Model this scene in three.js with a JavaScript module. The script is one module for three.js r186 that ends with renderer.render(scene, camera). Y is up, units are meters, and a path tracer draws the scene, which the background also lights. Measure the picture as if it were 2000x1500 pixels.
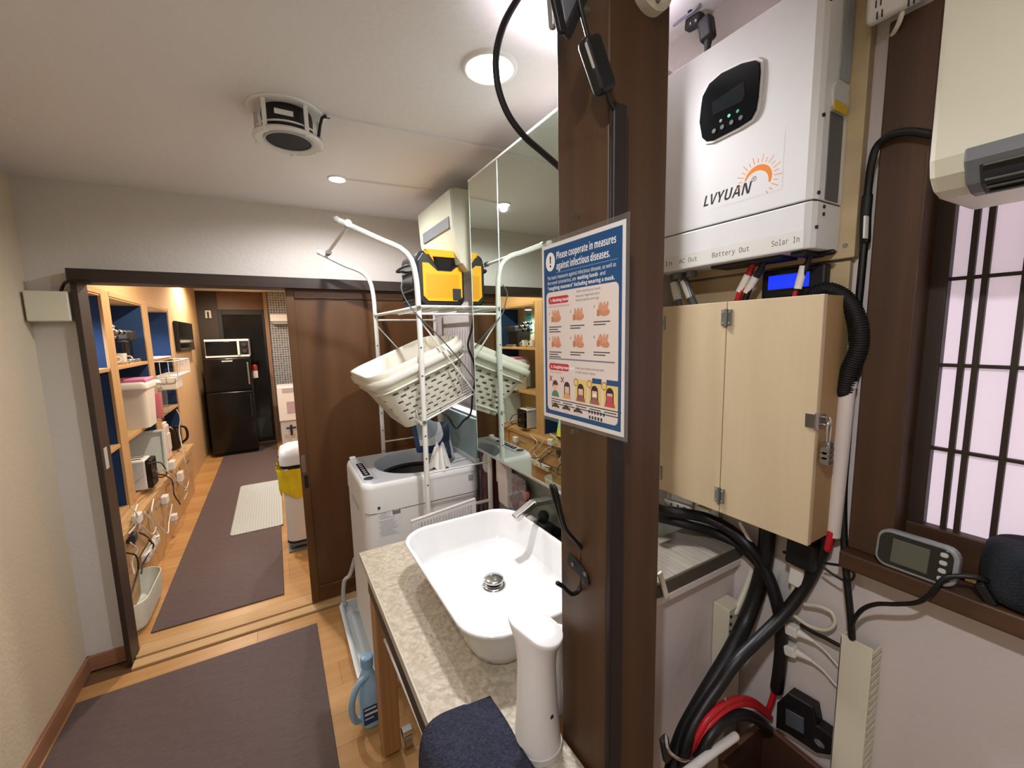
import * as THREE from 'three';
import { RoundedBoxGeometry } from 'three/addons/geometries/RoundedBoxGeometry.js';
import { mergeGeometries } from 'three/addons/utils/BufferGeometryUtils.js';
import { RectAreaLightUniformsLib } from 'three/addons/lights/RectAreaLightUniformsLib.js';

// ---------------------------------------------------------------- camera, exposure, lights
// X runs across the room, Y up, D is the distance down the passage (world z = -D); metres.
const scene = new THREE.Scene();
scene.background = new THREE.Color(0x020203);
const renderer = new THREE.WebGLRenderer({ antialias: true });
renderer.toneMapping = THREE.LinearToneMapping;
renderer.toneMappingExposure = 0.96;
renderer.shadowMap.enabled = true;
RectAreaLightUniformsLib.init();

const EYE = 1.55, FOC = 804.11;
const camera = new THREE.PerspectiveCamera(2 * Math.atan(750 / FOC) * 180 / Math.PI, 4 / 3, 0.02, 60);
const nrm = (v) => { const l = Math.hypot(...v); return v.map((c) => c / l); };
const cross = (a, b) => [a[1] * b[2] - a[2] * b[1], a[2] * b[0] - a[0] * b[2], a[0] * b[1] - a[1] * b[0]];
const FW = nrm([-468, -88, FOC]), DNW = nrm([150, 6550, FOC]), RT = cross(DNW, FW);   // the room's axes seen in the lens
camera.position.set(0, EYE, 0);
camera.quaternion.setFromRotationMatrix(new THREE.Matrix4().makeBasis(
  new THREE.Vector3(RT[0], -DNW[0], -FW[0]), new THREE.Vector3(-RT[1], DNW[1], FW[1]), new THREE.Vector3(-RT[2], DNW[2], FW[2])));
scene.add(camera);
const dotv = (a, b) => a[0] * b[0] + a[1] * b[1] + a[2] * b[2];
const ray = (px, py) => { const v = [px - 1000, py - 750, FOC]; return [dotv(v, RT), -dotv(v, DNW), dotv(v, FW)]; };
const hit = (w, t) => [w[0] * t, w[1] * t + EYE, w[2] * t];
const onD = (px, py, D) => { const w = ray(px, py); return hit(w, D / w[2]); };   // where a sight line meets a real plane of the room
const onX = (px, py, X) => { const w = ray(px, py); return hit(w, X / w[0]); };
const onY = (px, py, Y) => { const w = ray(px, py); return hit(w, (Y - EYE) / w[1]); };

const L = { near: 5.4, far: 2.8, behind: 4.3, clip: 1.0, hall: 8, spot: 9, niche: 2.4, kitchen: 8, win: 0.5 };
const NEUT = 0xf8f6fb, CLIPC = 0xf8f0ff, HALLC = 0xffeace;

// ---------------------------------------------------------------- helpers
let seed = 7;
const rnd = () => { seed = (seed * 1664525 + 1013904223) >>> 0; return seed / 4294967296; };
const V = (p) => new THREE.Vector3(p[0], p[1], -p[2]);
const names = {};
const numbered = (n) => { if (!(n in names)) { names[n] = 0; return n; } names[n]++; return n + '_' + String(names[n]).padStart(3, '0'); };

function boxUV(g, grain = 'y') {
  if (g.userData.keepUV) return g;
  const p = g.attributes.position, n = g.attributes.normal, uv = new Float32Array(p.count * 2);
  const ax = { x: 0, y: 1, z: 2 }[grain];
  for (let i = 0; i < p.count; i += 3) {
    const m = [0, 0, 0];
    for (let k = 0; k < 3; k++) { m[0] += n.getX(i + k); m[1] += n.getY(i + k); m[2] += n.getZ(i + k); }
    const a = m.map(Math.abs), d = a[0] >= a[1] && a[0] >= a[2] ? 0 : a[1] >= a[2] ? 1 : 2;
    const r = [0, 1, 2].filter((q) => q !== d);
    let vA = r.includes(ax) ? ax : r[1], uA = r.find((q) => q !== vA);
    for (let k = 0; k < 3; k++) {
      const c = [p.getX(i + k), p.getY(i + k), p.getZ(i + k)];
      uv[(i + k) * 2] = c[uA]; uv[(i + k) * 2 + 1] = c[vA];
    }
  }
  g.setAttribute('uv', new THREE.BufferAttribute(uv, 2));
  return g;
}
function prep(g, grain) {
  const keep = g.userData.keepUV, gr = g.userData.grain || grain;
  let q = g.index ? g.toNonIndexed() : g;
  q.userData.keepUV = keep;
  for (const k of Object.keys(q.attributes)) if (!['position', 'normal', 'uv'].includes(k)) q.deleteAttribute(k);
  if (!q.attributes.normal) q.computeVertexNormals();
  return boxUV(q, gr);
}
function merged(geos, grain) {
  const a = (Array.isArray(geos) ? geos : [geos]).flat(9).map((g) => prep(g, grain));
  return a.length === 1 ? a[0] : mergeGeometries(a, false);
}
const shade = (m) => { m.castShadow = true; m.receiveShadow = true; return m; };
// a Group at a thing's base; parts are given in room coordinates
function thing(name, label, category, base, group) {
  const o = new THREE.Group(); o.name = numbered(name);
  o.position.copy(V(base)); o.off = V(base); scene.add(o);
  o.userData = { label, category }; if (group) o.userData.group = group;
  return o;
}
function part(name, geos, mat, parent, label) {
  const g = merged(geos, mat.grain || 'y'), m = shade(new THREE.Mesh(g, mat)); m.name = name;
  g.translate(-parent.off.x, -parent.off.y, -parent.off.z); m.off = parent.off;
  if (label) m.userData.label = label;
  parent.add(m); return m;
}
function solo(name, geos, mat, label, category, group) {
  const g = merged(geos, mat.grain || 'y'); g.computeBoundingBox();
  const b = g.boundingBox, c = new THREE.Vector3((b.min.x + b.max.x) / 2, b.min.y, (b.min.z + b.max.z) / 2);
  g.translate(-c.x, -c.y, -c.z);
  const m = shade(new THREE.Mesh(g, mat)); m.name = numbered(name); m.position.copy(c); m.off = c.clone();
  m.userData = { label, category }; if (group) m.userData.group = group;
  scene.add(m); return m;
}
function struct(name, geos, mat) {
  const m = shade(new THREE.Mesh(merged(geos, mat.grain || 'y'), mat)); m.name = numbered(name); m.off = new THREE.Vector3();
  m.userData.kind = 'structure'; scene.add(m); return m;
}
// geometry
function box(x0, x1, y0, y1, d0, d1, r = 0.002, grain) {
  const w = Math.abs(x1 - x0), h = Math.abs(y1 - y0), d = Math.abs(d1 - d0), rr = Math.min(r, w / 2.05, h / 2.05, d / 2.05);
  const g = rr > 0.0004 ? new RoundedBoxGeometry(w, h, d, rr > 0.012 ? 4 : 2, rr) : new THREE.BoxGeometry(w, h, d);
  g.translate((x0 + x1) / 2, (y0 + y1) / 2, -(d0 + d1) / 2);
  if (grain) g.userData.grain = grain;
  return g;
}
function tube(pts, r, seg = 0, rad = 8, closed = false, smooth = true) {
  const v = pts.map(V);
  const c = smooth ? new THREE.CatmullRomCurve3(v, closed, 'centripetal') : (() => { const p = new THREE.CurvePath(); for (let i = 0; i + 1 < v.length; i++) p.add(new THREE.LineCurve3(v[i], v[i + 1])); return p; })();
  const g = [new THREE.TubeGeometry(c, seg || Math.max(6, pts.length * 6), r, rad, closed)];
  if (!closed) for (const [a, b] of [[v[0], v[1]], [v[v.length - 1], v[v.length - 2]]]) {
    const s = new THREE.SphereGeometry(r, rad, 5); s.translate(a.x, a.y, a.z); g.push(s);
  }
  return g;
}
function rod(a, b, r, rad = 8, r2 = r) {   // straight round bar from a to b
  const A = V(a), B = V(b), d = B.clone().sub(A), g = new THREE.CylinderGeometry(r2, r, d.length(), rad);
  g.applyQuaternion(new THREE.Quaternion().setFromUnitVectors(new THREE.Vector3(0, 1, 0), d.clone().normalize()));
  const m = A.add(B).multiplyScalar(0.5); g.translate(m.x, m.y, m.z); return g;
}
function slab(a, b, w, t, up = [0, 1, 0], r = 0.001) {   // flat bar from a to b
  const A = V(a), B = V(b), d = B.clone().sub(A), len = d.length(); d.normalize();
  const U = V(up), s = new THREE.Vector3().crossVectors(U, d).normalize(), n = new THREE.Vector3().crossVectors(d, s);
  const g = new RoundedBoxGeometry(w, t, len, 1, Math.min(r, w / 3, t / 3));
  g.applyMatrix4(new THREE.Matrix4().makeBasis(s, n, d)); const m = A.add(B).multiplyScalar(0.5);
  g.translate(m.x, m.y, m.z); return g;
}
const ball = (p, r, sx = 1, sy = 1, sz = 1, n = 14) => { const g = new THREE.SphereGeometry(r, n, Math.max(8, n - 4)); g.scale(sx, sy, sz); const v = V(p); g.translate(v.x, v.y, v.z); return g; };
const lathe = (p, prof, n = 32) => { const g = new THREE.LatheGeometry(prof.map(([r, y]) => new THREE.Vector2(r, y)), n); const v = V(p); g.translate(v.x, v.y, v.z); return g; };
function rot(g, p, axis, a) { const v = V(p); const arr = Array.isArray(g) ? g.flat(9) : [g]; for (const q of arr) { q.translate(-v.x, -v.y, -v.z); q.applyQuaternion(new THREE.Quaternion().setFromAxisAngle(new THREE.Vector3(...axis), a)); q.translate(v.x, v.y, v.z); } return g; }
// a rounded-rectangle loop: n points round centre (cx, cd), half sizes hx, hd, corner r
function rrLoop(cx, cd, hx, hd, r, y, n = 64) {
  const out = []; r = Math.min(r, hx * 0.999, hd * 0.999);
  const arc = Math.PI / 2 * r, sx = 2 * (hx - r), sd = 2 * (hd - r), tot = 4 * arc + 2 * sx + 2 * sd;
  for (let i = 0; i < n; i++) {
    let s = i / n * tot, x, d;
    const seq = [[sd, 0], [arc, 1], [sx, 2], [arc, 3], [sd, 4], [arc, 5], [sx, 6], [arc, 7]];
    for (const [len, k] of seq) {
      if (s > len && k < 7) { s -= len; continue; }
      const a = s / Math.max(r, 1e-6);
      if (k === 0) { x = hx; d = -hd + r + s; } else if (k === 1) { x = hx - r + r * Math.cos(a); d = hd - r + r * Math.sin(a); }
      else if (k === 2) { x = hx - r - s; d = hd; } else if (k === 3) { x = -hx + r - r * Math.sin(a); d = hd - r + r * Math.cos(a); }
      else if (k === 4) { x = -hx; d = hd - r - s; } else if (k === 5) { x = -hx + r - r * Math.cos(a); d = -hd + r - r * Math.sin(a); }
      else if (k === 6) { x = -hx + r + s; d = -hd; } else { x = hx - r + r * Math.sin(a); d = -hd + r - r * Math.cos(a); }
      break;
    }
    out.push([cx + x, y, cd + d]);
  }
  return out;
}
function loft(loops, capA = true, capB = true) {   // skin through loops of equal length
  const n = loops[0].length, pos = [], idx = [];
  for (const l of loops) for (const p of l) pos.push(p[0], p[1], -p[2]);
  for (let j = 0; j + 1 < loops.length; j++) for (let i = 0; i < n; i++) {
    const a = j * n + i, b = j * n + (i + 1) % n, c = a + n, d = b + n; idx.push(a, b, c, b, d, c);
  }
  const cap = (l, o, flip) => {
    const c = pos.length / 3, m = l.reduce((s, p) => [s[0] + p[0] / n, s[1] + p[1] / n, s[2] + p[2] / n], [0, 0, 0]);
    for (const p of l) pos.push(p[0], p[1], -p[2]); pos.push(m[0], m[1], -m[2]);
    for (let i = 0; i < n; i++) flip ? idx.push(c + i, c + n, c + (i + 1) % n) : idx.push(c + i, c + (i + 1) % n, c + n);
  };
  if (capA) cap(loops[0], 0, true);
  if (capB) cap(loops[loops.length - 1], 0, false);
  const g = new THREE.BufferGeometry(); g.setAttribute('position', new THREE.Float32BufferAttribute(pos, 3)); g.setIndex(idx); g.computeVertexNormals();
  return g;
}
// a sheet with thickness over a grid f(u, v) -> [X, Y, D]; cells where hole(i, j) are open
function sheet(f, nu, nv, t, hole = () => false, closedU = false) {
  const N = nu + 1, P = [], pos = [], idx = [];
  for (let j = 0; j <= nv; j++) for (let i = 0; i <= nu; i++) P.push(V(f(i / nu, j / nv)));
  const at = (i, j) => P[j * N + i], nor = [];
  for (let j = 0; j <= nv; j++) for (let i = 0; i <= nu; i++) {
    const a = closedU ? at((i - 1 + nu) % nu, j) : at(Math.max(0, i - 1), j), b = closedU ? at((i + 1) % nu, j) : at(Math.min(nu, i + 1), j);
    const c = at(i, Math.max(0, j - 1)), d = at(i, Math.min(nv, j + 1));
    nor.push(new THREE.Vector3().crossVectors(b.clone().sub(a), d.clone().sub(c)).normalize());
  }
  for (const s of [0.5, -0.5]) P.forEach((p, k) => { const q = p.clone().addScaledVector(nor[k], s * t); pos.push(q.x, q.y, q.z); });
  const M = P.length, open = (i, j) => { if (closedU) i = (i + nu) % nu; return i < 0 || j < 0 || i >= nu || j >= nv || hole(i, j); };
  for (let j = 0; j < nv; j++) for (let i = 0; i < nu; i++) {
    if (hole(i, j)) continue;
    const a = j * N + i, b = a + 1, c = a + N, d = c + 1;
    idx.push(a, b, c, b, d, c, M + a, M + c, M + b, M + b, M + c, M + d);
    if (open(i, j - 1)) idx.push(a, M + a, b, b, M + a, M + b);
    if (open(i, j + 1)) idx.push(c, d, M + c, d, M + d, M + c);
    if (open(i - 1, j)) idx.push(a, c, M + a, c, M + c, M + a);
    if (open(i + 1, j)) idx.push(b, M + b, d, d, M + b, M + d);
  }
  const g = new THREE.BufferGeometry(); g.setAttribute('position', new THREE.Float32BufferAttribute(pos, 3)); g.setIndex(idx);
  const h = g.toNonIndexed(); h.computeVertexNormals();
  // smooth the broad faces again
  return t <= 0.0055 ? h : (g.computeVertexNormals(), g);
}
// polygon in (u, v) extruded; plane 'x' : u = D, v = Y, grows in X from x0 ; 'd' : u = X, v = Y, grows in D ; 'y' : u = X, v = D, grows in Y
function prism(pts, plane, a0, a1, bevel = 0, holes = []) {
  const s = new THREE.Shape(pts.map((p) => new THREE.Vector2(p[0], p[1])));
  for (const h of holes) s.holes.push(new THREE.Path(h.map((p) => new THREE.Vector2(p[0], p[1]))));
  const lo = Math.min(a0, a1), len = Math.abs(a1 - a0), g = new THREE.ExtrudeGeometry(s, { depth: len - 2 * bevel, bevelEnabled: bevel > 0, bevelThickness: bevel, bevelSize: bevel, bevelOffset: -bevel, bevelSegments: 2, curveSegments: 10 });
  g.translate(0, 0, bevel);
  const m = new THREE.Matrix4();
  if (plane === 'x') m.set(0, 0, 1, lo, 0, 1, 0, 0, -1, 0, 0, 0, 0, 0, 0, 1);
  else if (plane === 'd') m.set(1, 0, 0, 0, 0, 1, 0, 0, 0, 0, 1, -lo - len, 0, 0, 0, 1);
  else m.set(1, 0, 0, 0, 0, 0, 1, lo, 0, -1, 0, 0, 0, 0, 0, 1);
  g.applyMatrix4(m); return g;
}
const circ = (cx, cy, r, n = 20, sy = 1) => Array.from({ length: n }, (_, i) => [cx + r * Math.cos(i / n * 6.28318), cy + r * sy * Math.sin(i / n * 6.28318)]);
function rrect(x0, x1, y0, y1, r, n = 5) {
  const o = []; for (const [cx, cy, a] of [[x1 - r, y1 - r, 0], [x0 + r, y1 - r, 1], [x0 + r, y0 + r, 2], [x1 - r, y0 + r, 3]]) for (let i = 0; i <= n; i++) { const t = (a + i / n) * Math.PI / 2; o.push([cx + r * Math.cos(t), cy + r * Math.sin(t)]); }
  return o;
}
// flat print: a quad over four room points (top-left, top-right, bottom-right, bottom-left)
function quad(a, b, c, d) {
  const g = new THREE.BufferGeometry(), p = [a, b, c, d].map(V);
  g.setAttribute('position', new THREE.Float32BufferAttribute([p[3], p[2], p[1], p[3], p[1], p[0]].flatMap((q) => [q.x, q.y, q.z]), 3));
  g.setAttribute('uv', new THREE.Float32BufferAttribute([0, 0, 1, 0, 1, 1, 0, 0, 1, 1, 0, 1], 2));
  g.computeVertexNormals(); g.userData.keepUV = true; return g;
}
// ---------------------------------------------------------------- textures and materials
const hsh = (x, y, s) => { let h = (x * 374761393 + y * 668265263 + s * 974711) | 0; h = Math.imul(h ^ (h >>> 13), 1274126177); return ((h ^ (h >>> 16)) >>> 0) / 4294967296; };
function noise(x, y, px, py, s) {   // tiling value noise, period px, py
  const xi = Math.floor(x), yi = Math.floor(y), fx = x - xi, fy = y - yi, u = fx * fx * (3 - 2 * fx), v = fy * fy * (3 - 2 * fy);
  const m = (a, b) => ((a % b) + b) % b, h = (a, b) => hsh(m(a, px), m(b, py), s);
  return (h(xi, yi) * (1 - u) + h(xi + 1, yi) * u) * (1 - v) + (h(xi, yi + 1) * (1 - u) + h(xi + 1, yi + 1) * u) * v;
}
const fbm = (u, v, fx, fy, s, o = 4) => { let a = 0, w = 0.5, t = 0; for (let i = 0; i < o; i++) { a += w * noise(u * fx, v * fy, fx, fy, s + i); t += w; w *= 0.5; fx *= 2; fy *= 2; } return a / t; };
function tex(n, m, size, f, srgb = true) {   // f(u, v) -> [r, g, b] in 0..255
  const d = new Uint8Array(n * m * 4);
  for (let j = 0; j < m; j++) for (let i = 0; i < n; i++) { const c = f(i / n, j / m); const k = (j * n + i) * 4; d[k] = Math.max(0, Math.min(255, c[0])); d[k + 1] = Math.max(0, Math.min(255, c[1])); d[k + 2] = Math.max(0, Math.min(255, c[2])); d[k + 3] = 255; }
  const t = new THREE.DataTexture(d, n, m); t.wrapS = t.wrapT = THREE.RepeatWrapping; t.magFilter = THREE.LinearFilter; t.minFilter = THREE.LinearMipmapLinearFilter; t.generateMipmaps = true;
  if (srgb) t.colorSpace = THREE.SRGBColorSpace; t.repeat.set(1 / size[0], 1 / size[1]); t.needsUpdate = true; return t;
}
const gray = (f) => (u, v) => { const c = f(u, v) * 255; return [c, c, c]; };
const mix3 = (a, b, t) => [a[0] + (b[0] - a[0]) * t, a[1] + (b[1] - a[1]) * t, a[2] + (b[2] - a[2]) * t];
const std = (color, roughness = 0.6, metalness = 0, o = {}) => new THREE.MeshStandardMaterial({ color, roughness, metalness, ...o });
const phys = (o) => new THREE.MeshPhysicalMaterial(o);
function woodTex(a, b, size, s, rings = 9, knots = []) {
  return tex(256, 512, size, (u, v) => {
    let w = (fbm(u, v, 4, 2, s, 3) - 0.5) * 0.5, k = 0;
    for (const [ku, kv, kr] of knots) { const dx = (u - ku) / kr, dy = (v - kv) / (kr * size[0] / size[1] * 2.2), r = dx * dx + dy * dy; w += 0.35 * Math.exp(-r * 0.25); k = Math.max(k, Math.exp(-r * 1.6)); }
    const g = 0.5 + 0.5 * Math.sin((u + w * 0.35) * 6.283 * rings), f = fbm(u, v, 64, 4, s + 9, 3), l = fbm(u, v, 3, 2, s + 21, 3);
    return mix3(mix3(a, b, Math.min(1, 0.34 * g + 0.4 * f + 0.36 * l)), [a[0] * 0.35, a[1] * 0.32, a[2] * 0.3], k * 0.85);
  });
}
const bump = (f, size, n = 256) => tex(n, n, size, gray(f), false);
const plasterB = bump((u, v) => fbm(u, v, 40, 40, 3, 4), [0.5, 0.5]);
const fineB = bump((u, v) => fbm(u, v, 64, 64, 5, 2), [0.12, 0.12]);
const M = {
  ceiling: std(0xe6e1df, 0.92, 0, { bumpMap: plasterB, bumpScale: 0.0006 }),
  wall: std(0xd6cfc6, 0.92, 0, { bumpMap: plasterB, bumpScale: 0.0012 }),
  wallLeft: std(0xd3c5a9, 0.93, 0, { bumpMap: plasterB, bumpScale: 0.0015 }),
  wallLow: std(0xd3cac6, 0.85, 0, { bumpMap: plasterB, bumpScale: 0.0008 }),
  hallWall: std(0xc8a578, 0.9, 0, { bumpMap: plasterB, bumpScale: 0.001 }),
  darkWood: std(0xffffff, 0.5, 0, { map: woodTex([64, 42, 21], [86, 59, 32], [0.16, 0.9], 11, 3, [[0.45, 0.22, 0.09], [0.7, 0.66, 0.07]]) }),
  trimWood: std(0xffffff, 0.5, 0, { map: woodTex([40, 28, 20], [54, 38, 28], [0.12, 0.8], 31, 3) }),
  doorWood: std(0xffffff, 0.42, 0, { map: woodTex([86, 54, 24], [100, 65, 31], [0.5, 1.4], 17, 4) }),
  pillarWood: std(0xffffff, 0.5, 0, { map: woodTex([60, 40, 24], [84, 57, 34], [0.14, 0.9], 41, 3, [[0.5, 0.5, 0.06]]) }),
  floorWood: std(0xffffff, 0.36, 0, { map: woodTex([176, 132, 80], [196, 152, 98], [0.3, 1.2], 51, 4) }),
  baseWood: std(0xffffff, 0.5, 0, { map: woodTex([142, 98, 70], [162, 116, 86], [0.1, 0.9], 61, 4) }),
  paleWood: std(0xffffff, 0.55, 0, { map: woodTex([176, 138, 92], [206, 170, 120], [0.12, 0.9], 71, 5) }),
  board: std(0xffffff, 0.62, 0, { map: woodTex([192, 172, 136], [202, 183, 148], [0.4, 0.6], 81, 4) }),
  ply: std(0xffffff, 0.6, 0, { map: woodTex([178, 158, 122], [198, 178, 140], [0.3, 0.8], 91, 4) }),
  leg: std(0xffffff, 0.5, 0, { map: woodTex([150, 108, 66], [176, 132, 86], [0.1, 0.7], 95, 4) }),
  mat: std(0xffffff, 0.8, 0, { map: tex(256, 256, [0.2, 0.2], (u, v) => mix3([78, 63, 62], [98, 81, 78], fbm(u, v, 60, 12, 4, 3))), bumpMap: fineB, bumpScale: 0.0006 }),
  kitchenMat: std(0xffffff, 0.85, 0, { map: tex(128, 128, [0.16, 0.16], (u, v) => { const a = (u * 8) % 1, b = (v * 8 + (Math.floor(u * 8) % 2) * 0.5) % 1; return Math.hypot(a - 0.5, b - 0.5) < 0.22 ? [146, 152, 148] : [182, 188, 184]; }) }),
  counter: std(0xffffff, 0.42, 0, { map: tex(512, 512, [0.22, 0.22], (u, v) => mix3([162, 150, 130], [190, 180, 160], Math.min(1, Math.max(0, (fbm(u, v, 24, 24, 8, 3) - 0.25) * 1.9)))), bumpMap: bump((u, v) => fbm(u, v, 26, 26, 8, 3), [0.22, 0.22], 512), bumpScale: 0.0022 }),
  capTop: std(0xffffff, 0.5, 0, { map: tex(256, 512, [0.12, 0.5], (u, v) => mix3([112, 106, 94], [158, 152, 138], fbm(u, v, 40, 6, 14, 4))), bumpMap: bump((u, v) => fbm(u, v, 40, 6, 14, 4), [0.12, 0.5]), bumpScale: 0.001 }),
  marble: std(0xffffff, 0.35, 0, { map: tex(512, 512, [0.6, 0.6], (u, v) => { const a = fbm(u, v, 5, 5, 22, 5), b = Math.abs(fbm(u, v, 7, 7, 29, 4) - 0.5) * 6; return mix3([116, 120, 112], [164, 168, 158], Math.min(1, a * 0.9 + Math.min(b, 1) * 0.3 - 0.15)); }) }),
  whiteMarble: std(0xffffff, 0.35, 0, { map: tex(256, 256, [0.4, 0.4], (u, v) => { const b = Math.abs(fbm(u, v, 6, 6, 39, 4) - 0.5) * 9; return mix3([190, 190, 192], [226, 226, 226], Math.min(1, b)); }) }),
  white: std(0xe6e4df, 0.38), whiteMatt: std(0xdedbd4, 0.6), whitePipe: std(0xd9cfc8, 0.5), ivory: std(0xd8d3bd, 0.45), cream: std(0xd9d6c0, 0.5),
  ceramic: phys({ color: 0xe0dfdd, roughness: 0.12, clearcoat: 0.7, clearcoatRoughness: 0.05 }),
  rackWhite: std(0xe2e0d8, 0.35), basket: std(0xe6e2d2, 0.42),
  chrome: std(0xd6d6d6, 0.14, 1), steel: std(0xb4b2ac, 0.3, 1), zinc: std(0x8d938f, 0.38, 0.9), alu: std(0xc4c4c0, 0.3, 0.9),
  mirror: std(0xc9d4ca, 0.015, 1),
  black: std(0x0c0c0e, 0.5), blackGloss: std(0x060708, 0.15), rubber: std(0x0d0e10, 0.6), darkGrey: std(0x2b2d30, 0.5), midGrey: std(0x6f7274, 0.5), grey: std(0x9a9c9c, 0.5), lightGrey: std(0xbfc0be, 0.5),
  cable: std(0x090a0c, 0.45), cableGrey: std(0x55595c, 0.5), red: std(0xc01c28, 0.4), yellow: std(0xf0b012, 0.45),
  navy: std(0x1b3a66, 0.85), pink: std(0xd98ab4, 0.4), hotPink: std(0xcf4f74, 0.5), paper: std(0xe9e6e0, 0.7),
  glass: phys({ color: 0xf4f8f8, roughness: 0.04, transmission: 1, thickness: 0, ior: 1.45 }),
  clear: phys({ color: 0xfbfcfc, roughness: 0.05, transmission: 0.96, thickness: 0, ior: 1.45 }),
  yellowBag: std(0xe8d21e, 0.4), blueBottle: std(0x98c0dc, 0.35), brownDuct: std(0x1e1614, 0.5), tealCloth: std(0x8ea2a4, 0.7),
  lens: std(0x08090e, 0.6),
};
M.mat.grain = 'x';
M.floorWood.grain = 'x';
const emit = (c, i) => std(0x101010, 0.5, 0, { emissive: c, emissiveIntensity: i });
function canvasTex(w, h, draw) {
  const c = document.createElement('canvas'); c.width = w; c.height = h; const x = c.getContext('2d'); draw(x, w, h);
  const t = new THREE.CanvasTexture(c); t.colorSpace = THREE.SRGBColorSpace; return t;
}
const printMat = (t, rough = 0.5, alpha = false) => std(0xffffff, rough, 0, { map: t, transparent: alpha });

// ---------------------------------------------------------------- the setting
const CEIL = 2.25, WL = -0.885, WR = 0.905, BACK = 2.57, FAR = 7.25;
// floor of planks across the passage
{
  const f = struct('floor', box(WL - 0.3, WR + 0.5, -0.12, -0.012, -1.6, 7.5, 0), std(0x6b4a2c, 0.8));
  const vs = [M.floorWood, ...[0xf8f4ec, 0xf0eae0].map((c) => { const m = M.floorWood.clone(); m.color.set(c); m.grain = 'x'; return m; })];
  let d = -1.6, k = 0;
  while (d < 7.4) {
    const w = d < 2.3 || d > 2.7 ? 0.15 : 0.15, a = d, b = Math.min(d + w, 7.45);
    if (!(a > 2.44 && b < 2.66)) {
      const cut = -0.3 + 0.6 * rnd();
      for (const [x0, x1] of [[WL - 0.02, cut], [cut, WR + 0.1]]) { const g = box(x0 + 0.0003, x1 - 0.0003, -0.014, 0, a + 0.0003, b - 0.0003, 0.0006); part('plank', g, vs[k++ % 3], f); }
    }
    d += w;
  }
  // door rails in the threshold
  const th = struct('trim', [box(-0.71, 0.98, -0.012, 0.004, 2.47, 2.535, 0.002, 'x'), box(-0.71, 0.98, -0.012, 0.010, 2.545, 2.565, 0.003, 'x'), box(-0.71, 0.98, -0.012, 0.003, 2.575, 2.65, 0.002, 'x')], M.paleWood);
}
struct('ceiling', box(WL - 0.3, WR + 0.5, CEIL, CEIL + 0.1, -1.6, 2.6, 0), M.ceiling);
struct('wall_left', box(WL - 0.12, WL, -0.1, CEIL + 0.05, -1.6, 2.6, 0), M.wallLeft);
struct('wall_back', [box(WL - 0.1, -0.72, 0, CEIL + 0.05, BACK, 2.62, 0), box(-0.72, WR + 0.1, 1.84, CEIL + 0.05, BACK, 2.62, 0), box(0.2, WR + 0.1, 0, 1.84, 2.595, 2.62, 0)], M.wall);
struct('wall_behind', box(WL - 0.1, WR + 0.5, -0.1, CEIL + 0.05, -1.7, -1.6, 0), M.wall);
// window wall: opening for the paper window
const WY0 = 1.205, WY1 = 1.98, WD0 = -0.75, WD1 = 0.262;
struct('wall_right', [box(WR, WR + 0.12, -0.1, 1.15, -1.6, 0.56, 0), box(WR, WR + 0.12, WY1, CEIL + 0.05, -1.6, 0.56, 0), box(WR, WR + 0.12, 1.15, WY1, WD1, 0.56, 0), box(WR, WR + 0.12, 1.15, WY1, -1.6, WD0, 0),
  box(WR, WR + 0.12, -0.1, CEIL + 0.05, 0.56, 2.66, 0)], M.wallLow);
// baseboards
struct('baseboard_left', box(WL, WL + 0.014, 0, 0.075, -1.6, BACK, 0.003, 'z'), M.baseWood);
struct('baseboard_back', box(WL, -0.715, 0, 0.075, BACK - 0.014, BACK, 0.003, 'x'), M.baseWood);
// door frame: jamb and header
{
  const j = struct('trim', box(-0.731, -0.71, 0, 1.86, 2.5, 2.62, 0.002), M.trimWood);
  part('lintel', box(-0.735, WR - 0.01, 1.812, 1.868, 2.485, 2.62, 0.003, 'x'), M.trimWood, j);
  part('strike_plate', box(-0.711, -0.7085, 0.97, 1.07, 2.53, 2.57, 0.001), M.lightGrey, j);
}
// sliding door
{
  const d = struct('door', box(0.078, 0.90, 0.02, 1.812, 2.545, 2.56, 0.001), M.doorWood);
  for (const g of [box(0.078, 0.118, 0.012, 1.815, 2.53, 2.57, 0.003), box(0.86, 0.90, 0.012, 1.815, 2.53, 2.57, 0.003)]) part('stile', g, M.doorWood, d);
  for (const g of [box(0.118, 0.86, 1.765, 1.815, 2.532, 2.568, 0.003, 'x'), box(0.118, 0.86, 0.012, 0.1, 2.532, 2.568, 0.003, 'x')]) part('rail', g, M.doorWood, d);
  part('finger_pull', prism(rrect(0.084, 0.106, 0.8, 0.9, 0.01), 'd', 2.5275, 2.531, 0.001), M.steel, d, 'metal recessed door pull');
  part('lock_plate', prism(rrect(0.092, 0.112, 0.71, 0.785, 0.004), 'd', 2.5265, 2.531, 0.001), M.black, d);
}
// ceiling cable covers
for (const [a, b, n] of [[[0.205, 1.495], [0.90, 1.455], 'thin white cable cover running from the round ceiling unit to the mirror'], [[0.33, 2.03], [0.72, 2.0], 'thin white cable cover running from the small far ceiling lamp']])
  solo('cable_cover', slab([a[0], CEIL - 0.004, a[1]], [b[0], CEIL - 0.004, b[1]], 0.012, 0.009), M.ceiling, n, 'cable cover');

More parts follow.
